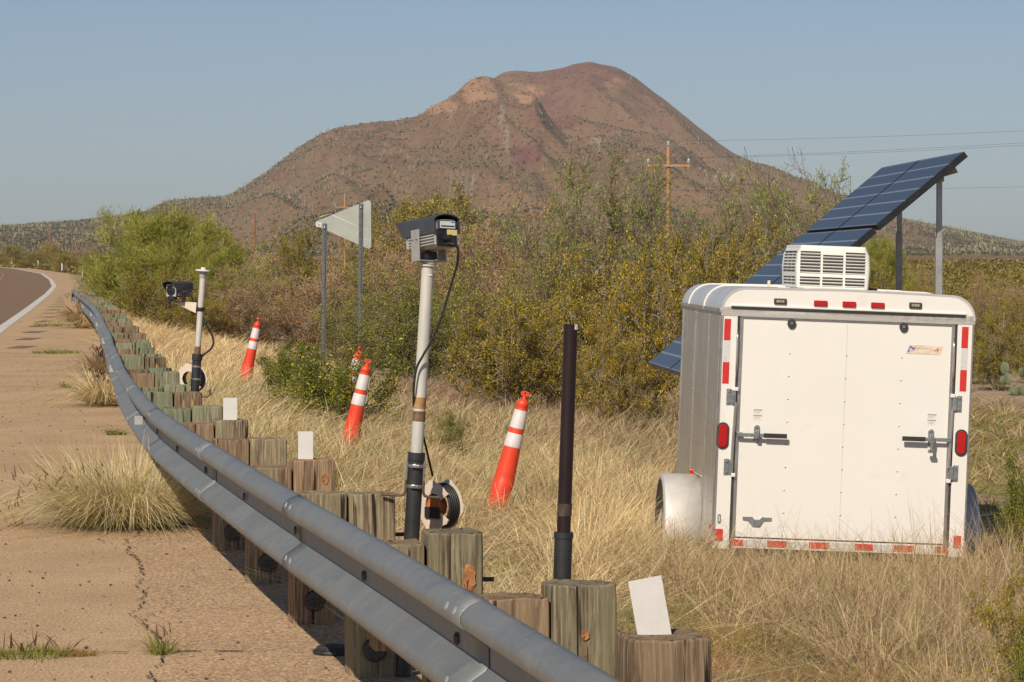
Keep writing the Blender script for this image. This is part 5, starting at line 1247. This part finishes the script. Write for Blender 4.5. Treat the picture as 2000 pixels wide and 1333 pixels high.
# reflective tapes
def tape(pxa, pya, pxb, pyb, m, y=-.0045, nm='reflective_tape', r=0, par=None):
    (xa, za), (xb, zb) = TL(pxa, pya), TL(pxb, pyb); w_, h_ = abs(xb - xa), abs(za - zb); cx, cz = (xa + xb) / 2, (za + zb) / 2
    pts = rounded([(cx - w_ / 2, cz - h_ / 2), (cx + w_ / 2, cz - h_ / 2), (cx + w_ / 2, cz + h_ / 2), (cx - w_ / 2, cz + h_ / 2)], r, 4) if r else [(cx - w_ / 2, cz - h_ / 2), (cx + w_ / 2, cz - h_ / 2), (cx + w_ / 2, cz + h_ / 2), (cx - w_ / 2, cz + h_ / 2)]
    return MB().prism(pts, y, y + .002).build(nm, m, par or tr)
tx = (TL(1419, 642)[0]); 
for side, (top, x0) in ((-1, (622, 1420)), (1, (638, 1885))):
    for i, m_ in enumerate((redt, whit, redt)):
        z1 = TL(x0, top)[1] - i * .150; xx = tx if side < 0 else TL(1885, 658)[0]
        MB().box((xx, -.0035, z1 - .074), (.046, .002, .148)).build('reflective_tape', m_, tr)
tape(1396, 1032, 1410, 1057, redt, r=.006); tape(1864, 1047, 1878, 1073, redt, r=.006)
for a_, b_, m_ in ((1426, 1450, redt), (1450, 1495, whit), (1497, 1535, redt), (1535, 1577, whit), (1579, 1618, redt), (1618, 1668, whit), (1669, 1705, redt), (1705, 1745, whit), (1746, 1785, redt), (1828, 1852, redt)):
    x0, x1 = (a_ - 1638) * s_, (b_ - 1638) * s_; MB().box(((x0 + x1) / 2, .009, .036), (x1 - x0, .002, .046)).build('reflective_tape', m_, tr)
# lamps
for px_, py_ in ((1601, 592), (1657, 594), (1713, 596)):
    x, z = TL(px_, py_); MB().box((x, -.012, z), (.094, .018, .040)).build('clearance_light', redl, tr, bevel=.006, seg=3)
ledm = pm('clear_led_lens', (.42, .38, .30), (.3, .27, .2), 40, .2)
for px_, py_ in ((1522, 588), (1787, 596)):
    x, z = TL(px_, py_); o = MB().box((x, -.013, z), (.088, .018, .040)).build('strobe_light', seal, tr, bevel=.006)
    mb = MB()
    for i in (-1, 0, 1): mb.box((x + i * .019, -.0225, z), (.016, .003, .018))
    mb.build('led', ledm, o, bevel=.002)
for px_, py_ in ((1410, 850), (1878, 865)):
    x, z = TL(px_, py_)
    def oval(w_, h_, y0, y1):
        pts = [(x + w_ / 2 * math.cos(a_), z + (h_ / 2 - w_ / 2) * (1 if math.sin(a_) >= 0 else -1) + w_ / 2 * math.sin(a_)) for a_ in np.linspace(.01, 2 * math.pi + .01, 28, endpoint=False)]
        return MB().prism(pts, y0, y1)
    o = oval(.086, .186, .0, -.012).build('tail_light', seal, tr, bevel=.003)
    oval(.060, .160, -.010, -.019).build('lens', redl, o, bevel=.006, seg=3)
# hinges, lock bars, handles
for px_, py_, sx in ((1422, 774, -1), (1417, 911, -1), (1874, 789, 1), (1867, 925, 1)):
    x, z = TL(px_, py_); mb = MB(); mb.box((x, -.006, z), (.036, .006, .112)); mb.box((x - sx * .028, -.012, z), (.020, .018, .095)); mb.box((x - sx * .042, -.010, z), (.012, .012, .09))
    h_ = mb.build('hinge', zinc, tr, bevel=.002); mb = MB()
    for dz in (-.038, .038): disc(mb, (x, -.009, z + dz), .009, .007, 12)
    mb.build('hinge_bolt', clamp_m, h_, smooth=40)
    up_ = 1 if py_ < 820 else -1
    MB().box((x - sx * .048, -.012, z + up_ * .055), (.030, .022, .026)).build('hinge_bushing', white2, h_, bevel=.004)
for pa, pb in (((1435, 785), (1427, 905)), ((1861, 800), (1853, 915))):
    (xa, za), (xb, zb) = TL(*pa), TL(*pb); MB().tube([(xa, -.014, za), (xb, -.014, zb)], .010, 12).build('lock_bar', shiny, tr, smooth=40)
for pa, pb in (((1439, 650), (1436, 725)), ((1864, 668), (1860, 745))):
    (xa, za), (xb, zb) = TL(*pa), TL(*pb); xm = (xa + xb) / 2
    mb = MB(); mb.tube(spline([(xm, .006, za), (xm, -.012, za - .03), (xm + .001, -.018, (za + zb) / 2), (xm, -.012, zb + .03), (xm, .006, zb)], 6), .008, 10); g_ = mb.build('grab_strap', shiny, door, smooth=60)
    mb = MB()
    for z in (za + .012, za + .03, zb - .012, zb - .03): disc(mb, (xm, .006, z), .007, .006, 10)
    mb.build('strap_screw', clamp_m, g_)
for px_, py_, sx in ((1477, 848, 1), (1819, 857, -1)):      # sx: which way the lever points
    x, z = TL(px_, py_); L_ = MB()
    x1 = x - sx * .135; x2 = x + sx * .045; x3 = x + sx * .205
    lever = MB(); y = -.030
    lever.box(((x1 + x2) / 2, y, z - .004), (abs(x2 - x1), .007, .026)); lv = lever.build('door_lever', zinc, door, bevel=.002)
    mb = MB().box(((x2 + x3) / 2, y - .004, z - .004), (abs(x3 - x2), .012, .032)); mb.build('lever_grip', pm('lever_grip_dark', (.035, .03, .027), (.025, .02, .018), 20, .6), lv, bevel=.002)
    mb = MB(); mb.box((x1 + sx * .012, -.012, z - .004), (.034, .03, .034)); mb.build('lever_pivot', zinc, lv, bevel=.003)
    mb = MB(); pts = rounded([(x - .020, z - .058), (x + .020, z - .058), (x + .020, z + .065), (x - .020, z + .065)], .0195, 6); mb.prism(pts, .014, .006); hk = mb.build('latch_plate', zinc, door, bevel=.001)
    mb = MB(); mb.box((x, -.022, z + .018), (.030, .045, .008)); mb.box((x, -.042, z + .002), (.022, .008, .055)); mb.box((x, -.020, z - .026), (.026, .045, .007)); mb.build('latch_hasp', zinc, hk, bevel=.002)
    mb = MB()
    for dz in (-.045, .050): disc(mb, (x, .006, z + dz), .009, .006, 12)
    mb.build('latch_bolt', clamp_m, hk)
    if sx < 0:
        pk = MB(); pk.tube([(x, -.05, z - .03), (x, -.052, z - .085)], .012, 12); pk.box((x - .004, -.05, z - .085), (.042, .026, .022)); pk.tube([(x + .012, -.046, z + .01), (x + .012, -.046, z - .03)], .006, 8); pk.build('padlock', clamp_m, hk, smooth=40)
# paper warning stickers above the latches
def text_mesh(s, size, name, m, parent, loc, ry=0.0, bold=0):
    cu = bpy.data.curves.new(name, 'FONT'); cu.body = s; cu.size = size; cu.align_x = 'CENTER'; cu.offset = bold
    to = bpy.data.objects.new(name, cu); COL.objects.link(to); dg = bpy.context.evaluated_depsgraph_get()
    me = bpy.data.meshes.new_from_object(to.evaluated_get(dg)); bpy.data.objects.remove(to)
    me.materials.clear(); me.materials.append(m); o = bpy.data.objects.new(name, me); COL.objects.link(o); o.parent = parent; o.location = loc; o.rotation_euler = (R(90), ry, 0); return o
for px_, py_ in ((1478, 809), (1820, 819)):
    x, z = TL(px_, py_); st_ = MB().box((x, .0132, z), (.066, .001, .082)).build('warning_sticker', pm('sticker_paper', (.76, .73, .67), (.74, .7, .64), 20, .6), door)
    for dz in (.027, -.012):
        text_mesh('WARNING', .012, 'sticker_title', ink, st_, (x + .004, .0120, z + dz), 0, .0003)
        mb = MB(); mb.prism([(x - .028, z + dz), (x - .020, z + dz), (x - .024, z + dz + .008)], .0120, .0125)
        for i in range(3): mb.box((x + .002 * math.sin(i * 5), .0125, z + dz - .006 - i * .006), (.046 - .008 * ((i * 3) % 2), .0006, .0018))
        mb.build('sticker_lines', pm('faded_ink', (.38, .36, .33)), st_)
# faded flag sticker
def quadp(pts, y, m, nm, par): return MB().prism([TL(*p) for p in pts], y, y + .001).build(nm, m, par)
fl = quadp([(1769, 690), (1837, 693), (1843, 676), (1777, 673)], .0118, pm('faded_sticker_tan', (.66, .47, .30), (.76, .66, .52), 26, .7), 'faded_sticker', door)
quadp([(1772, 688.5), (1779, 684), (1787, 682.5), (1790, 675.5), (1787, 678.5), (1783, 678), (1778, 674.5)], .0108, pm('sticker_blue', (.10, .11, .33), (.14, .14, .36), 20, .6), 'blue_field', fl)
wst = pm('sticker_white', (.74, .72, .68)); rst = pm('sticker_red', (.50, .05, .06))
cx, cy = 1779.2, 682.3; quadp([(cx + (4.2 if i % 2 == 0 else 1.8) * math.cos(R(-90 + 36 * i)), cy + (4.2 if i % 2 == 0 else 1.8) * math.sin(R(-90 + 36 * i))) for i in range(10)][::-1], .0098, wst, 'star', fl)
quadp([(1779, 686), (1790, 682.5), (1799, 681), (1808, 680), (1816, 679.5), (1812, 677.5), (1803, 678.5), (1791, 678.5), (1789, 681), (1782, 684)], .0098, wst, 'white_stripe', fl)
quadp([(1791, 679.8), (1799, 679.8), (1797, 678.9), (1791, 679)], .0090, rst, 'red_stripe', fl)
quadp([(1820, 680.5), (1826, 684), (1833, 688), (1832, 680), (1824, 679.6)], .0098, wst, 'white_shred', fl)
quadp([(1829.5, 685), (1833, 687), (1831.5, 683.4), (1834, 681), (1830, 681)], .0088, rst, 'red_letter', fl); quadp([(1824.5, 684), (1827, 686), (1828, 683)], .0088, rst, 'red_shred', fl)
# licence bracket, marker
x, z = TL(1478, 1016); mb = MB(); mb.prism([(x - .100, z + .022), (x - .100, z - .0), (x - .065, z - .004), (x - .03, z - .045), (x + .02, z - .045), (x + .045, z - .004), (x + .10, z + .0), (x + .10, z + .020), (x + .035, z + .022), (x + .018, z + .004), (x - .018, z + .004), (x - .035, z + .022)], .012, .006); mb.build('plate_bracket', zinc, door)
x, z = TL(1403, 1012); o = MB().prism(rounded([(x - .011, z - .033), (x + .011, z - .033), (x + .011, z + .033), (x - .011, z + .033)], .0108, 5), .0, -.010).build('keyhole_cover', zinc, tr, bevel=.003)
MB().box((x, -.012, z), (.007, .004, .04)).build('cover_slot', white2, o)
# fenders, wheels
for sx in (-1, 1):
    mb = MB(); v = []; n = 18; yc, zc_ = 1.32, .005; rf = .415
    for i in range(n + 1):
        a_ = R(-12) + R(204) * i / n
        for x, r_ in ((HW - .002, rf), (HW + .255, rf), (HW + .268, rf - .02), (HW + .268, rf - .045)): v.append((sx * x, yc + r_ * math.cos(a_) * (1.1 if True else 1), zc_ + r_ * math.sin(a_)))
    f = [(i * 4 + j, i * 4 + j + 1, i * 4 + 5 + j, i * 4 + 4 + j) for i in range(n) for j in range(3)]
    mb.add(v, f); fd = mb.build('fender', pm('fender_aluminium', (.74, .72, .69), (.62, .60, .57), 5, .56, .45, bmp=.15, bd=.02), tr, smooth=50); sm = fd.modifiers.new('solid', 'SOLIDIFY'); sm.thickness = .004
    wh = MB(); wh.lathe([(.22, -.09), (.30, -.095), (.325, -.075), (.335, -.04), (.335, .04), (.325, .075), (.30, .095), (.22, .09)], 32, Matrix.Translation((sx * (HW + .13), yc, -.02)) @ Matrix.Rotation(R(90), 4, 'Y')); w_o = wh.build('wheel', rub, tr, smooth=40)
    MB().lathe([(.04, -.05), (.20, -.03), (.215, -.092), (.222, -.092)], 28, Matrix.Translation((sx * (HW + .13), yc, -.02)) @ Matrix.Rotation(R(90) * -sx, 4, 'Y')).build('rim', white2, w_o, smooth=40)
    MB().box((sx * (HW + .04), yc + .02, zc_ + rf + .018), (.03, .03, .03)).build('marker_light', redl, tr, bevel=.005)
mb = MB().tube([(-HW - .004, .95, .43), (-HW - .012, 1.32, .428), (-HW - .004, 1.75, .42)], .006, 6); mb.build('sealant_bead', pm('sealant', (.62, .50, .28)), tr)
MB().box((-HW - .008, .16, .13), (.012, .05, .03)).build('side_reflector', redl, tr); MB().box((-HW - .008, .16, .03), (.012, .05, .03)).build('side_reflector', redl, tr)
# chassis and coupler (mostly hidden)
mb = MB()
for sx in (-1, 1): mb.box((sx * .6, 1.5, -.05), (.05, 3.0, .1)); mb.add([(sx * .62, 3.0, -.1), (sx * .58, 3.0, -.02), (sx * .02, 4.1, -.02), (sx * .06, 4.1, -.1)], [(0, 1, 2, 3)])
mb.box((0, 1.32, -.05), (1.9, .05, .05)); mb.box((0, 4.05, -.06), (.1, .3, .08)); mb.build('chassis', pm('chassis_black', (.03, .03, .03)), tr)
# roof clutter
def roofpt(px, py, d): 
    M = tr.matrix_basis
    return P(px, py, d)
MB().box((-.835 + .31, .30, TH + .034), (.020, .02, .046)).build('roof_stub', tan_m, tr, bevel=.003)
sea = pm('roof_sealant', (.72, .70, .66), (.55, .52, .47), 20, .7)
mb = MB(); r_ = random.Random(3)
for i in range(20): mb.add([(q[0] + a0, q[1] + b0, TH + .0125 + .002 * r_.random()) for (a0, b0) in [(r_.uniform(-.42, .30), r_.uniform(.08, .5))] for q in ((-.04, -.02), (.05, -.03), (.06, .02), (-.03, .03))], [(0, 1, 2, 3)])
so2 = mb.build('roof_sealant_patches', sea, tr); so2.modifiers.new('s', 'SOLIDIFY').thickness = .006
for x in (.192, .242):
    MB().tube([(x, .75, TH), (x, .75, TH + .12)], .004, 8).build('antenna_stem', cam_blk, tr); MB().tube([(x, .75, TH + .12), (x, .75, TH + .165)], .006, 8).build('antenna_tip', white2, tr)
MB().box((.23, .70, TH + .018), (.12, .1, .02)).build('antenna_foot', cam_blk, tr, bevel=.004)
# air conditioner standing on the roof
ac = thing('air_conditioner', 'white louvred rooftop air conditioner on the trailer', 'air conditioner', (0, 0, 0))
Mt = Matrix.Translation(t0) @ Matrix.Rotation(YAW, 4, 'Z') @ Matrix.Rotation(ROLL, 4, 'Y')
ac.matrix_basis = Mt @ Matrix.Translation((-.047, .50, TH + .012))
acw = pm('air_conditioner_plastic', (.80, .775, .70), (.76, .73, .65), 6, .4)
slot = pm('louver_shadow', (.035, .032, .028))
wx = .265; HH = .305; LL = 1.0
def acprof(z):  # half width at height, front shift
    t = z / HH; return wx - .012 * abs(t - .45) * 2 - (.018 if t > .93 else 0)
mb = MB(); lvz = [0, .02, .07, .15, .24, .285, HH]; n = 12
for z in lvz:
    hw_ = acprof(z) ; fr = .0 + .02 * (z / HH) ** 2 + (.012 if z >= HH else 0); ch = .09
    for (x, y) in ((-hw_ + .03, fr), (hw_ - .03, fr), (hw_ - .01, fr + .008), (hw_, fr + .03), (hw_, LL - .12), (hw_ - .10, LL), (-hw_ + .10, LL), (-hw_, LL - .12), (-hw_, fr + .03), (-hw_ + .010, fr + .008)): mb.v.append((x, y, z))
k = 10
for j in range(len(lvz) - 1): mb.f += [(j * k + i, j * k + (i + 1) % k, (j + 1) * k + (i + 1) % k, (j + 1) * k + i) for i in range(k)]
mb.f += [tuple(range(k))[::-1], tuple(range((len(lvz) - 1) * k, len(lvz) * k))]
cov = mb.build('cover', acw, ac, bevel=.008, seg=3)
sl = MB(); rb = MB()
for i in range(11):
    z = .032 + i * .0225; gap = (i in (3,))
    if gap: continue
    for ci, (xa, xb) in enumerate(((-.238, -.095), (-.078, .066), (.083, .222))):
        if ci == 1 and i > 9: continue
        yf = -.0006 + .02 * (z / HH) ** 2
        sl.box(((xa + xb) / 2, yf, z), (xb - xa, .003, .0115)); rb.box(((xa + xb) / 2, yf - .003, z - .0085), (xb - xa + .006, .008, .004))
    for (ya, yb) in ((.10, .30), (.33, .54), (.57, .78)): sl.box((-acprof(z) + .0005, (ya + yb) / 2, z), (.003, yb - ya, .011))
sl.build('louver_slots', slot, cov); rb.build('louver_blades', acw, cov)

# ================================================================ SOLAR ARRAY
TRc = P(1890, 297, 26.8); TLc = P(1727, 328, 31); BLc = P(1265, 714, 31); BRc = TRc + BLc - TLc
U_ = (TRc - TLc); Vv = (BLc - TLc); N_ = U_.cross(Vv).normalized()
if N_.z > 0 and N_.x > 0: pass
if N_.x > 0: N_ = -N_
sol_base = Vector((TRc.x - .3, 29.0, zg(TRc.x, 29.0)))
sol = thing('solar_array', 'tilted dark blue solar panels on tall legs behind the trailer', 'solar panels', sol_base)
def solar_mat():
    m, nt, bs = newmat('solar_cells'); uv = nt.nodes.new('ShaderNodeTexCoord')
    nt.nodes.remove(uv); at = nt.nodes.new('ShaderNodeUVMap')
    sep = nt.nodes.new('ShaderNodeSeparateXYZ'); nt.links.new(at.outputs[0], sep.inputs[0])
    def M_(op, a, b=None):
        n_ = nt.nodes.new('ShaderNodeMath'); n_.operation = op
        for i, v in enumerate((a, b)):
            if v is None: continue
            if isinstance(v, bpy.types.NodeSocket): nt.links.new(v, n_.inputs[i])
            else: n_.inputs[i].default_value = v
        return n_.outputs[0]
    fu = M_('FRACT', sep.outputs[0]); fv = M_('FRACT', sep.outputs[1])
    du = M_('MINIMUM', fu, M_('SUBTRACT', 1.0, fu)); dv = M_('MINIMUM', fv, M_('SUBTRACT', 1.0, fv))
    line = M_('LESS_THAN', dv, .030)          # pale gap between cell rows
    corner = M_('LESS_THAN', M_('ADD', du, dv), .13)   # chamfered cell corners
    bus = M_('LESS_THAN', M_('ABSOLUTE', M_('SUBTRACT', M_('FRACT', M_('MULTIPLY', fu, 3.0)), .5)), .035)
    vl = M_('LESS_THAN', du, .012)
    w1 = M_('MAXIMUM', corner, M_('MULTIPLY', line, .55)); w1 = M_('MAXIMUM', w1, M_('MULTIPLY', bus, .16)); w1 = M_('MAXIMUM', w1, M_('MULTIPLY', vl, .3))
    c = mixc(nt, w1, (.012, .018, .034), (.40, .41, .43)); nt.links.new(c, bs.inputs['Base Color'])
    bs.inputs['Roughness'].default_value = .28; bs.inputs['Specular IOR Level'].default_value = .32; return m
sol_m = solar_mat(); frame_m = pm('panel_frame', (.022, .024, .028), (.015, .016, .018), 12, .4, .3); leg_m = pm('grey_leg', (.40, .40, .39), (.32, .32, .32), 14, .4, .4)
for i in range(2):
    for j in range(3):
        g = .006; a0, a1 = i / 2 + g, (i + 1) / 2 - g; b0, b1 = j / 3 + g, (j + 1) / 3 - g
        C4 = [TLc + U_ * a0 + Vv * b0, TLc + U_ * a1 + Vv * b0, TLc + U_ * a1 + Vv * b1, TLc + U_ * a0 + Vv * b1]; C4 = [c - sol_base for c in C4]
        mb = MB(); up_ = [c + N_ * .018 for c in C4]; dn = [c - N_ * .034 for c in C4]; mb.add(up_ + dn, [(0, 1, 2, 3), (7, 6, 5, 4), (0, 4, 5, 1), (1, 5, 6, 2), (2, 6, 7, 3), (3, 7, 4, 0)])
        fr = mb.build('panel', frame_m, sol)
        me = bpy.data.meshes.new('cells'); cen = sum(C4, Vector()) / 4; ins = [cen + (c - cen) * .982 + N_ * .0195 for c in C4]
        me.from_pydata([tuple(c) for c in ins], [], [(0, 1, 2, 3)]); uvl = me.uv_layers.new()
        for l_, u_ in zip(uvl.data, ((0, 0), (12, 0), (12, 6), (0, 6))): l_.uv = u_
        me.materials.append(sol_m); o = bpy.data.objects.new('cells', me); COL.objects.link(o); o.parent = fr
# purlins and legs
mb = MB()
for b_ in (.10, .5, .9): A, B = TLc + Vv * b_ + U_ * .02 - N_ * .045, TLc + Vv * b_ + U_ * .98 - N_ * .045; mb.tube([A - sol_base, B - sol_base], .025, 4)
mb.build('purlin', pm('tan_purlin', (.42, .33, .22), (.32, .25, .17), 12, .6), sol)
for (px_, dd_) in ((1834.5, 27.2), (1757, 30.2)):
    xt = P(px_, 400, dd_).x; fr_ = (TRc.x - xt) / (TRc.x - BRc.x); zt = TRc.z + (BRc.z - TRc.z) * fr_ - .06; zb = zg(xt, dd_) - .1; zm = P(px_, 466 if px_ > 1800 else 455, dd_).z
    lean = -.012 * (zt - zb)
    mb = MB(); mb.box((xt - sol_base.x, dd_ - sol_base.y, (zm + zt) / 2 - sol_base.z), (.044, .044, zt - zm)); lg = mb.build('leg', leg_m, sol, bevel=.003)
    mb = MB(); mb.box((xt - .004 - sol_base.x, dd_ - sol_base.y, (zb + zm) / 2 - sol_base.z), (.056, .056, zm - zb)); mb.build('leg_sleeve', leg_m, lg, bevel=.003)
    mb = MB(); hx = xt - sol_base.x; hz = zt - sol_base.z; mb.prism([(hx - .12, hz - .02), (hx + .09, hz + .17), (hx + .15, hz + .05), (hx - .02, hz - .0)], dd_ - sol_base.y - .02, dd_ - sol_base.y + .02); mb.build('bracket', pm('tan_purlin', (.42, .33, .22)), lg)
for d_ in (27.6, 30.4):
    xb = BRc.x + .25; zb = zg(xb, d_) - .1; zt = BRc.z + .14; MB().box((xb - sol_base.x, d_ - sol_base.y, (zb + zt) / 2 - sol_base.z), (.05, .05, zt - zb)).build('front_leg', leg_m, sol, bevel=.003)

# ================================================================ UTILITY LINE
up_m = pm('pole_timber', (.48, .26, .10), (.36, .19, .07), 3, .85, stretch=(1, 1, .08)); ins_m = pm('insulator', (.36, .40, .42), (.28, .32, .34), 10, .3)
def upole(px, toppy, armpy, d, label, armhalf=1.23, rad=.15, dark=False, m=None):
    t_ = P(px, toppy, d); g = Vector((t_.x, d, -1.1)); e = thing('utility_pole', label, 'utility pole', g, None, 'utility poles of the power line'); m = m or up_m
    H_ = t_.z - g.z - .35; za = P(px, armpy, d).z - g.z
    MB().tube([(0, 0, 0), (0, 0, H_)], [rad, rad * .72], 14).build('shaft', m, e, smooth=40)
    MB().box((0, -.16, za), (armhalf * 2, .09, .12)).build('crossarm', m, e)
    mb = MB()
    for sx in (-1, 1): mb.tube([(sx * .52, -.22, za), (sx * .10, -.20, za - .32 * 0 - .05)], .03, 6)
    for sx in (-1, 1): mb.box((sx * .45, -.21, za - .04), (.16, .02, .06), Matrix.Rotation(-sx * R(40), 3, 'Y'))
    mb.build('arm_brace', ins_m, e)
    for x, z, y in ((0, H_, 0), (-armhalf + .05, za + .06, -.16), (armhalf - .05, za + .06, -.16)):
        MB().lathe([(.04, 0), (.04, .08), (.11, .10), (.11, .17), (.075, .19), (.10, .22), (.09, .30), (.03, .36)], 12, Matrix.Translation((x, y, z))).build('insulator', ins_m, e, smooth=40)
    return g, [Vector((t_.x, d, t_.z)), Vector((t_.x - armhalf + .05, d - .16, g.z + za + .42)), Vector((t_.x + armhalf - .05, d - .16, g.z + za + .42))]
p1 = upole(1305.5, 276, 324, 195, 'bright orange brown utility pole with crossarm above the thicket, nearest of the line')
redp = pm('red_pole_timber', (.33, .12, .075), (.24, .09, .05), 3, .85)
p2 = upole(673.5, 379, 405, 430, 'utility pole top peeking over the triangular sign', m=up_m)
p3 = upole(497.5, 413, 429, 615, 'reddish utility pole standing free left of the triangular sign', m=redp, rad=.2)
p4 = upole(97.5, 445, 453, 955, 'tiny reddish utility pole near the left picture edge', m=redp, rad=.25)
p0 = upole(2520, 226, 262, 172, 'utility pole beyond the right picture edge', m=up_m)
wire_m = pm('dark_wire', (.09, .09, .095), (.07, .07, .07), 1, .5, .5)
def wire(a, b, sag, label, r=.022):
    pts = [a.lerp(b, t) - Vector((0, 0, sag * 4 * t * (1 - t))) for t in np.linspace(0, 1, 17)]; l = pts[0]
    o = MB().tube([p - l for p in pts], r, 5).build('power_line', wire_m, smooth=60); o.location = l; return tag(o, label, 'wire', 'wires of the power line')
for i, nm in enumerate(('topmost wire running right from the nearest utility pole', 'upper of the two close wires right of the nearest utility pole', 'lower of the two close wires right of the nearest utility pole')): wire(p1[1][i], p0[1][i], .25, nm, .0065)
wire(P(1306, 372, 195), P(2520, 348, 172), .2, 'lowest single wire running right behind the solar panels', .006)
for pa, pb, w_ in ((p1, p2, 'between the nearest pole and the sign'), (p2, p3, 'left of the triangular sign'), (p3, p4, 'towards the tiny far pole')):
    for i, q in enumerate(('top', 'left', 'right')): wire(pa[1][i], pb[1][i], 1.2, f'{q} conductor of the wires {w_}', .007)

# ================================================================ DELINEATORS, DEBRIS
dl_m = pm('delineator_white', (.75, .75, .72), (.68, .68, .65), 4, .5)
for px_, tp, bt, lb in ((161, 525, 540.5, 'white delineator post nearest the guardrail end'), (121, 515, 525.5, 'white delineator post, second from the guardrail end'), (74, 509.5, 519.5, 'white delineator post, third from the guardrail end'), (23, 507, 518.5, 'white delineator post nearest the left picture edge')):
    d = 1.67 * F / (bt - 500); g = P(px_, bt, d); e = thing('delineator_post', lb, 'road marker', g, None, 'white delineators along the bend'); h_ = (bt - tp) * d / F; wd = 2.0 * d / F
    MB().box((0, 0, h_ / 2 - .1), (wd, .03, h_ + .2)).build('marker_body', dl_m, e, bevel=.01)
    MB().box((0, -.02, h_ * .86), (wd * .7, .006, h_ * .12)).build('marker_reflector', whit, e)
# ribbed round cap lying under the rail
g = P(652, 1281, 13.9); g.z = .012
cp = thing('access_cap', 'round black ribbed cap lying on the ground under the guardrail', 'cap', g)
MB().lathe([(.085, -.008), (.09, .0), (.088, .008), (.078, .012), (.07, .024), (.001, .026)], 32).build('cap_disc', blk_m, cp, smooth=35)
mb = MB()
for i in range(-5, 6):
    for j in range(-5, 6):
        if (i * i + j * j) * .0002 < .0038: mb.box((i * .0125, j * .0125, .0268), (.008, .008, .004))
mb.build('cap_studs', rub, cp)
# torn rubber strip in the grass
g = P(1640, 1312, 0 + 18.0); 
dd_ = ghit(1640, 1312); g = P(1640, 1312, dd_)
e = thing('rubber_scrap', 'flat torn black rubber piece lying in the weeds at the bottom right', 'scrap', (g.x, g.y, zg(g.x, g.y) + .03))
mb = MB(); v = []
for i in range(11):
    x = -.17 + .034 * i; z = .012 * math.sin(i * .9); v += [(x, -.07 + .02 * math.sin(i * 2.1), z), (x, .07 + .015 * math.cos(i * 1.7), z + .02)]
mb.add(v, [(2 * i, 2 * i + 2, 2 * i + 3, 2 * i + 1) for i in range(10)]); o = mb.build('rubber_sheet', rub, e, smooth=60); o.modifiers.new('s', 'SOLIDIFY').thickness = .012

# ================================================================ HAZE
HZ = 0.00006
if HZ:
    m = bpy.data.materials.new('haze_air'); m.use_nodes = True; nt = m.node_tree; nt.nodes.clear()
    out = nt.nodes.new('ShaderNodeOutputMaterial'); pv_ = nt.nodes.new('ShaderNodeVolumePrincipled')
    pv_.inputs['Color'].default_value = (.82, .88, .97, 1); pv_.inputs['Density'].default_value = HZ; pv_.inputs['Anisotropy'].default_value = 0
    nt.links.new(pv_.outputs[0], out.inputs['Volume'])
    hb_ = MB().box((0, 4500, 160), (7000, 9200, 326.4)).build('haze', m); tag(hb_, kind='stuff', label='thin pale desert haze filling the air to the hills')
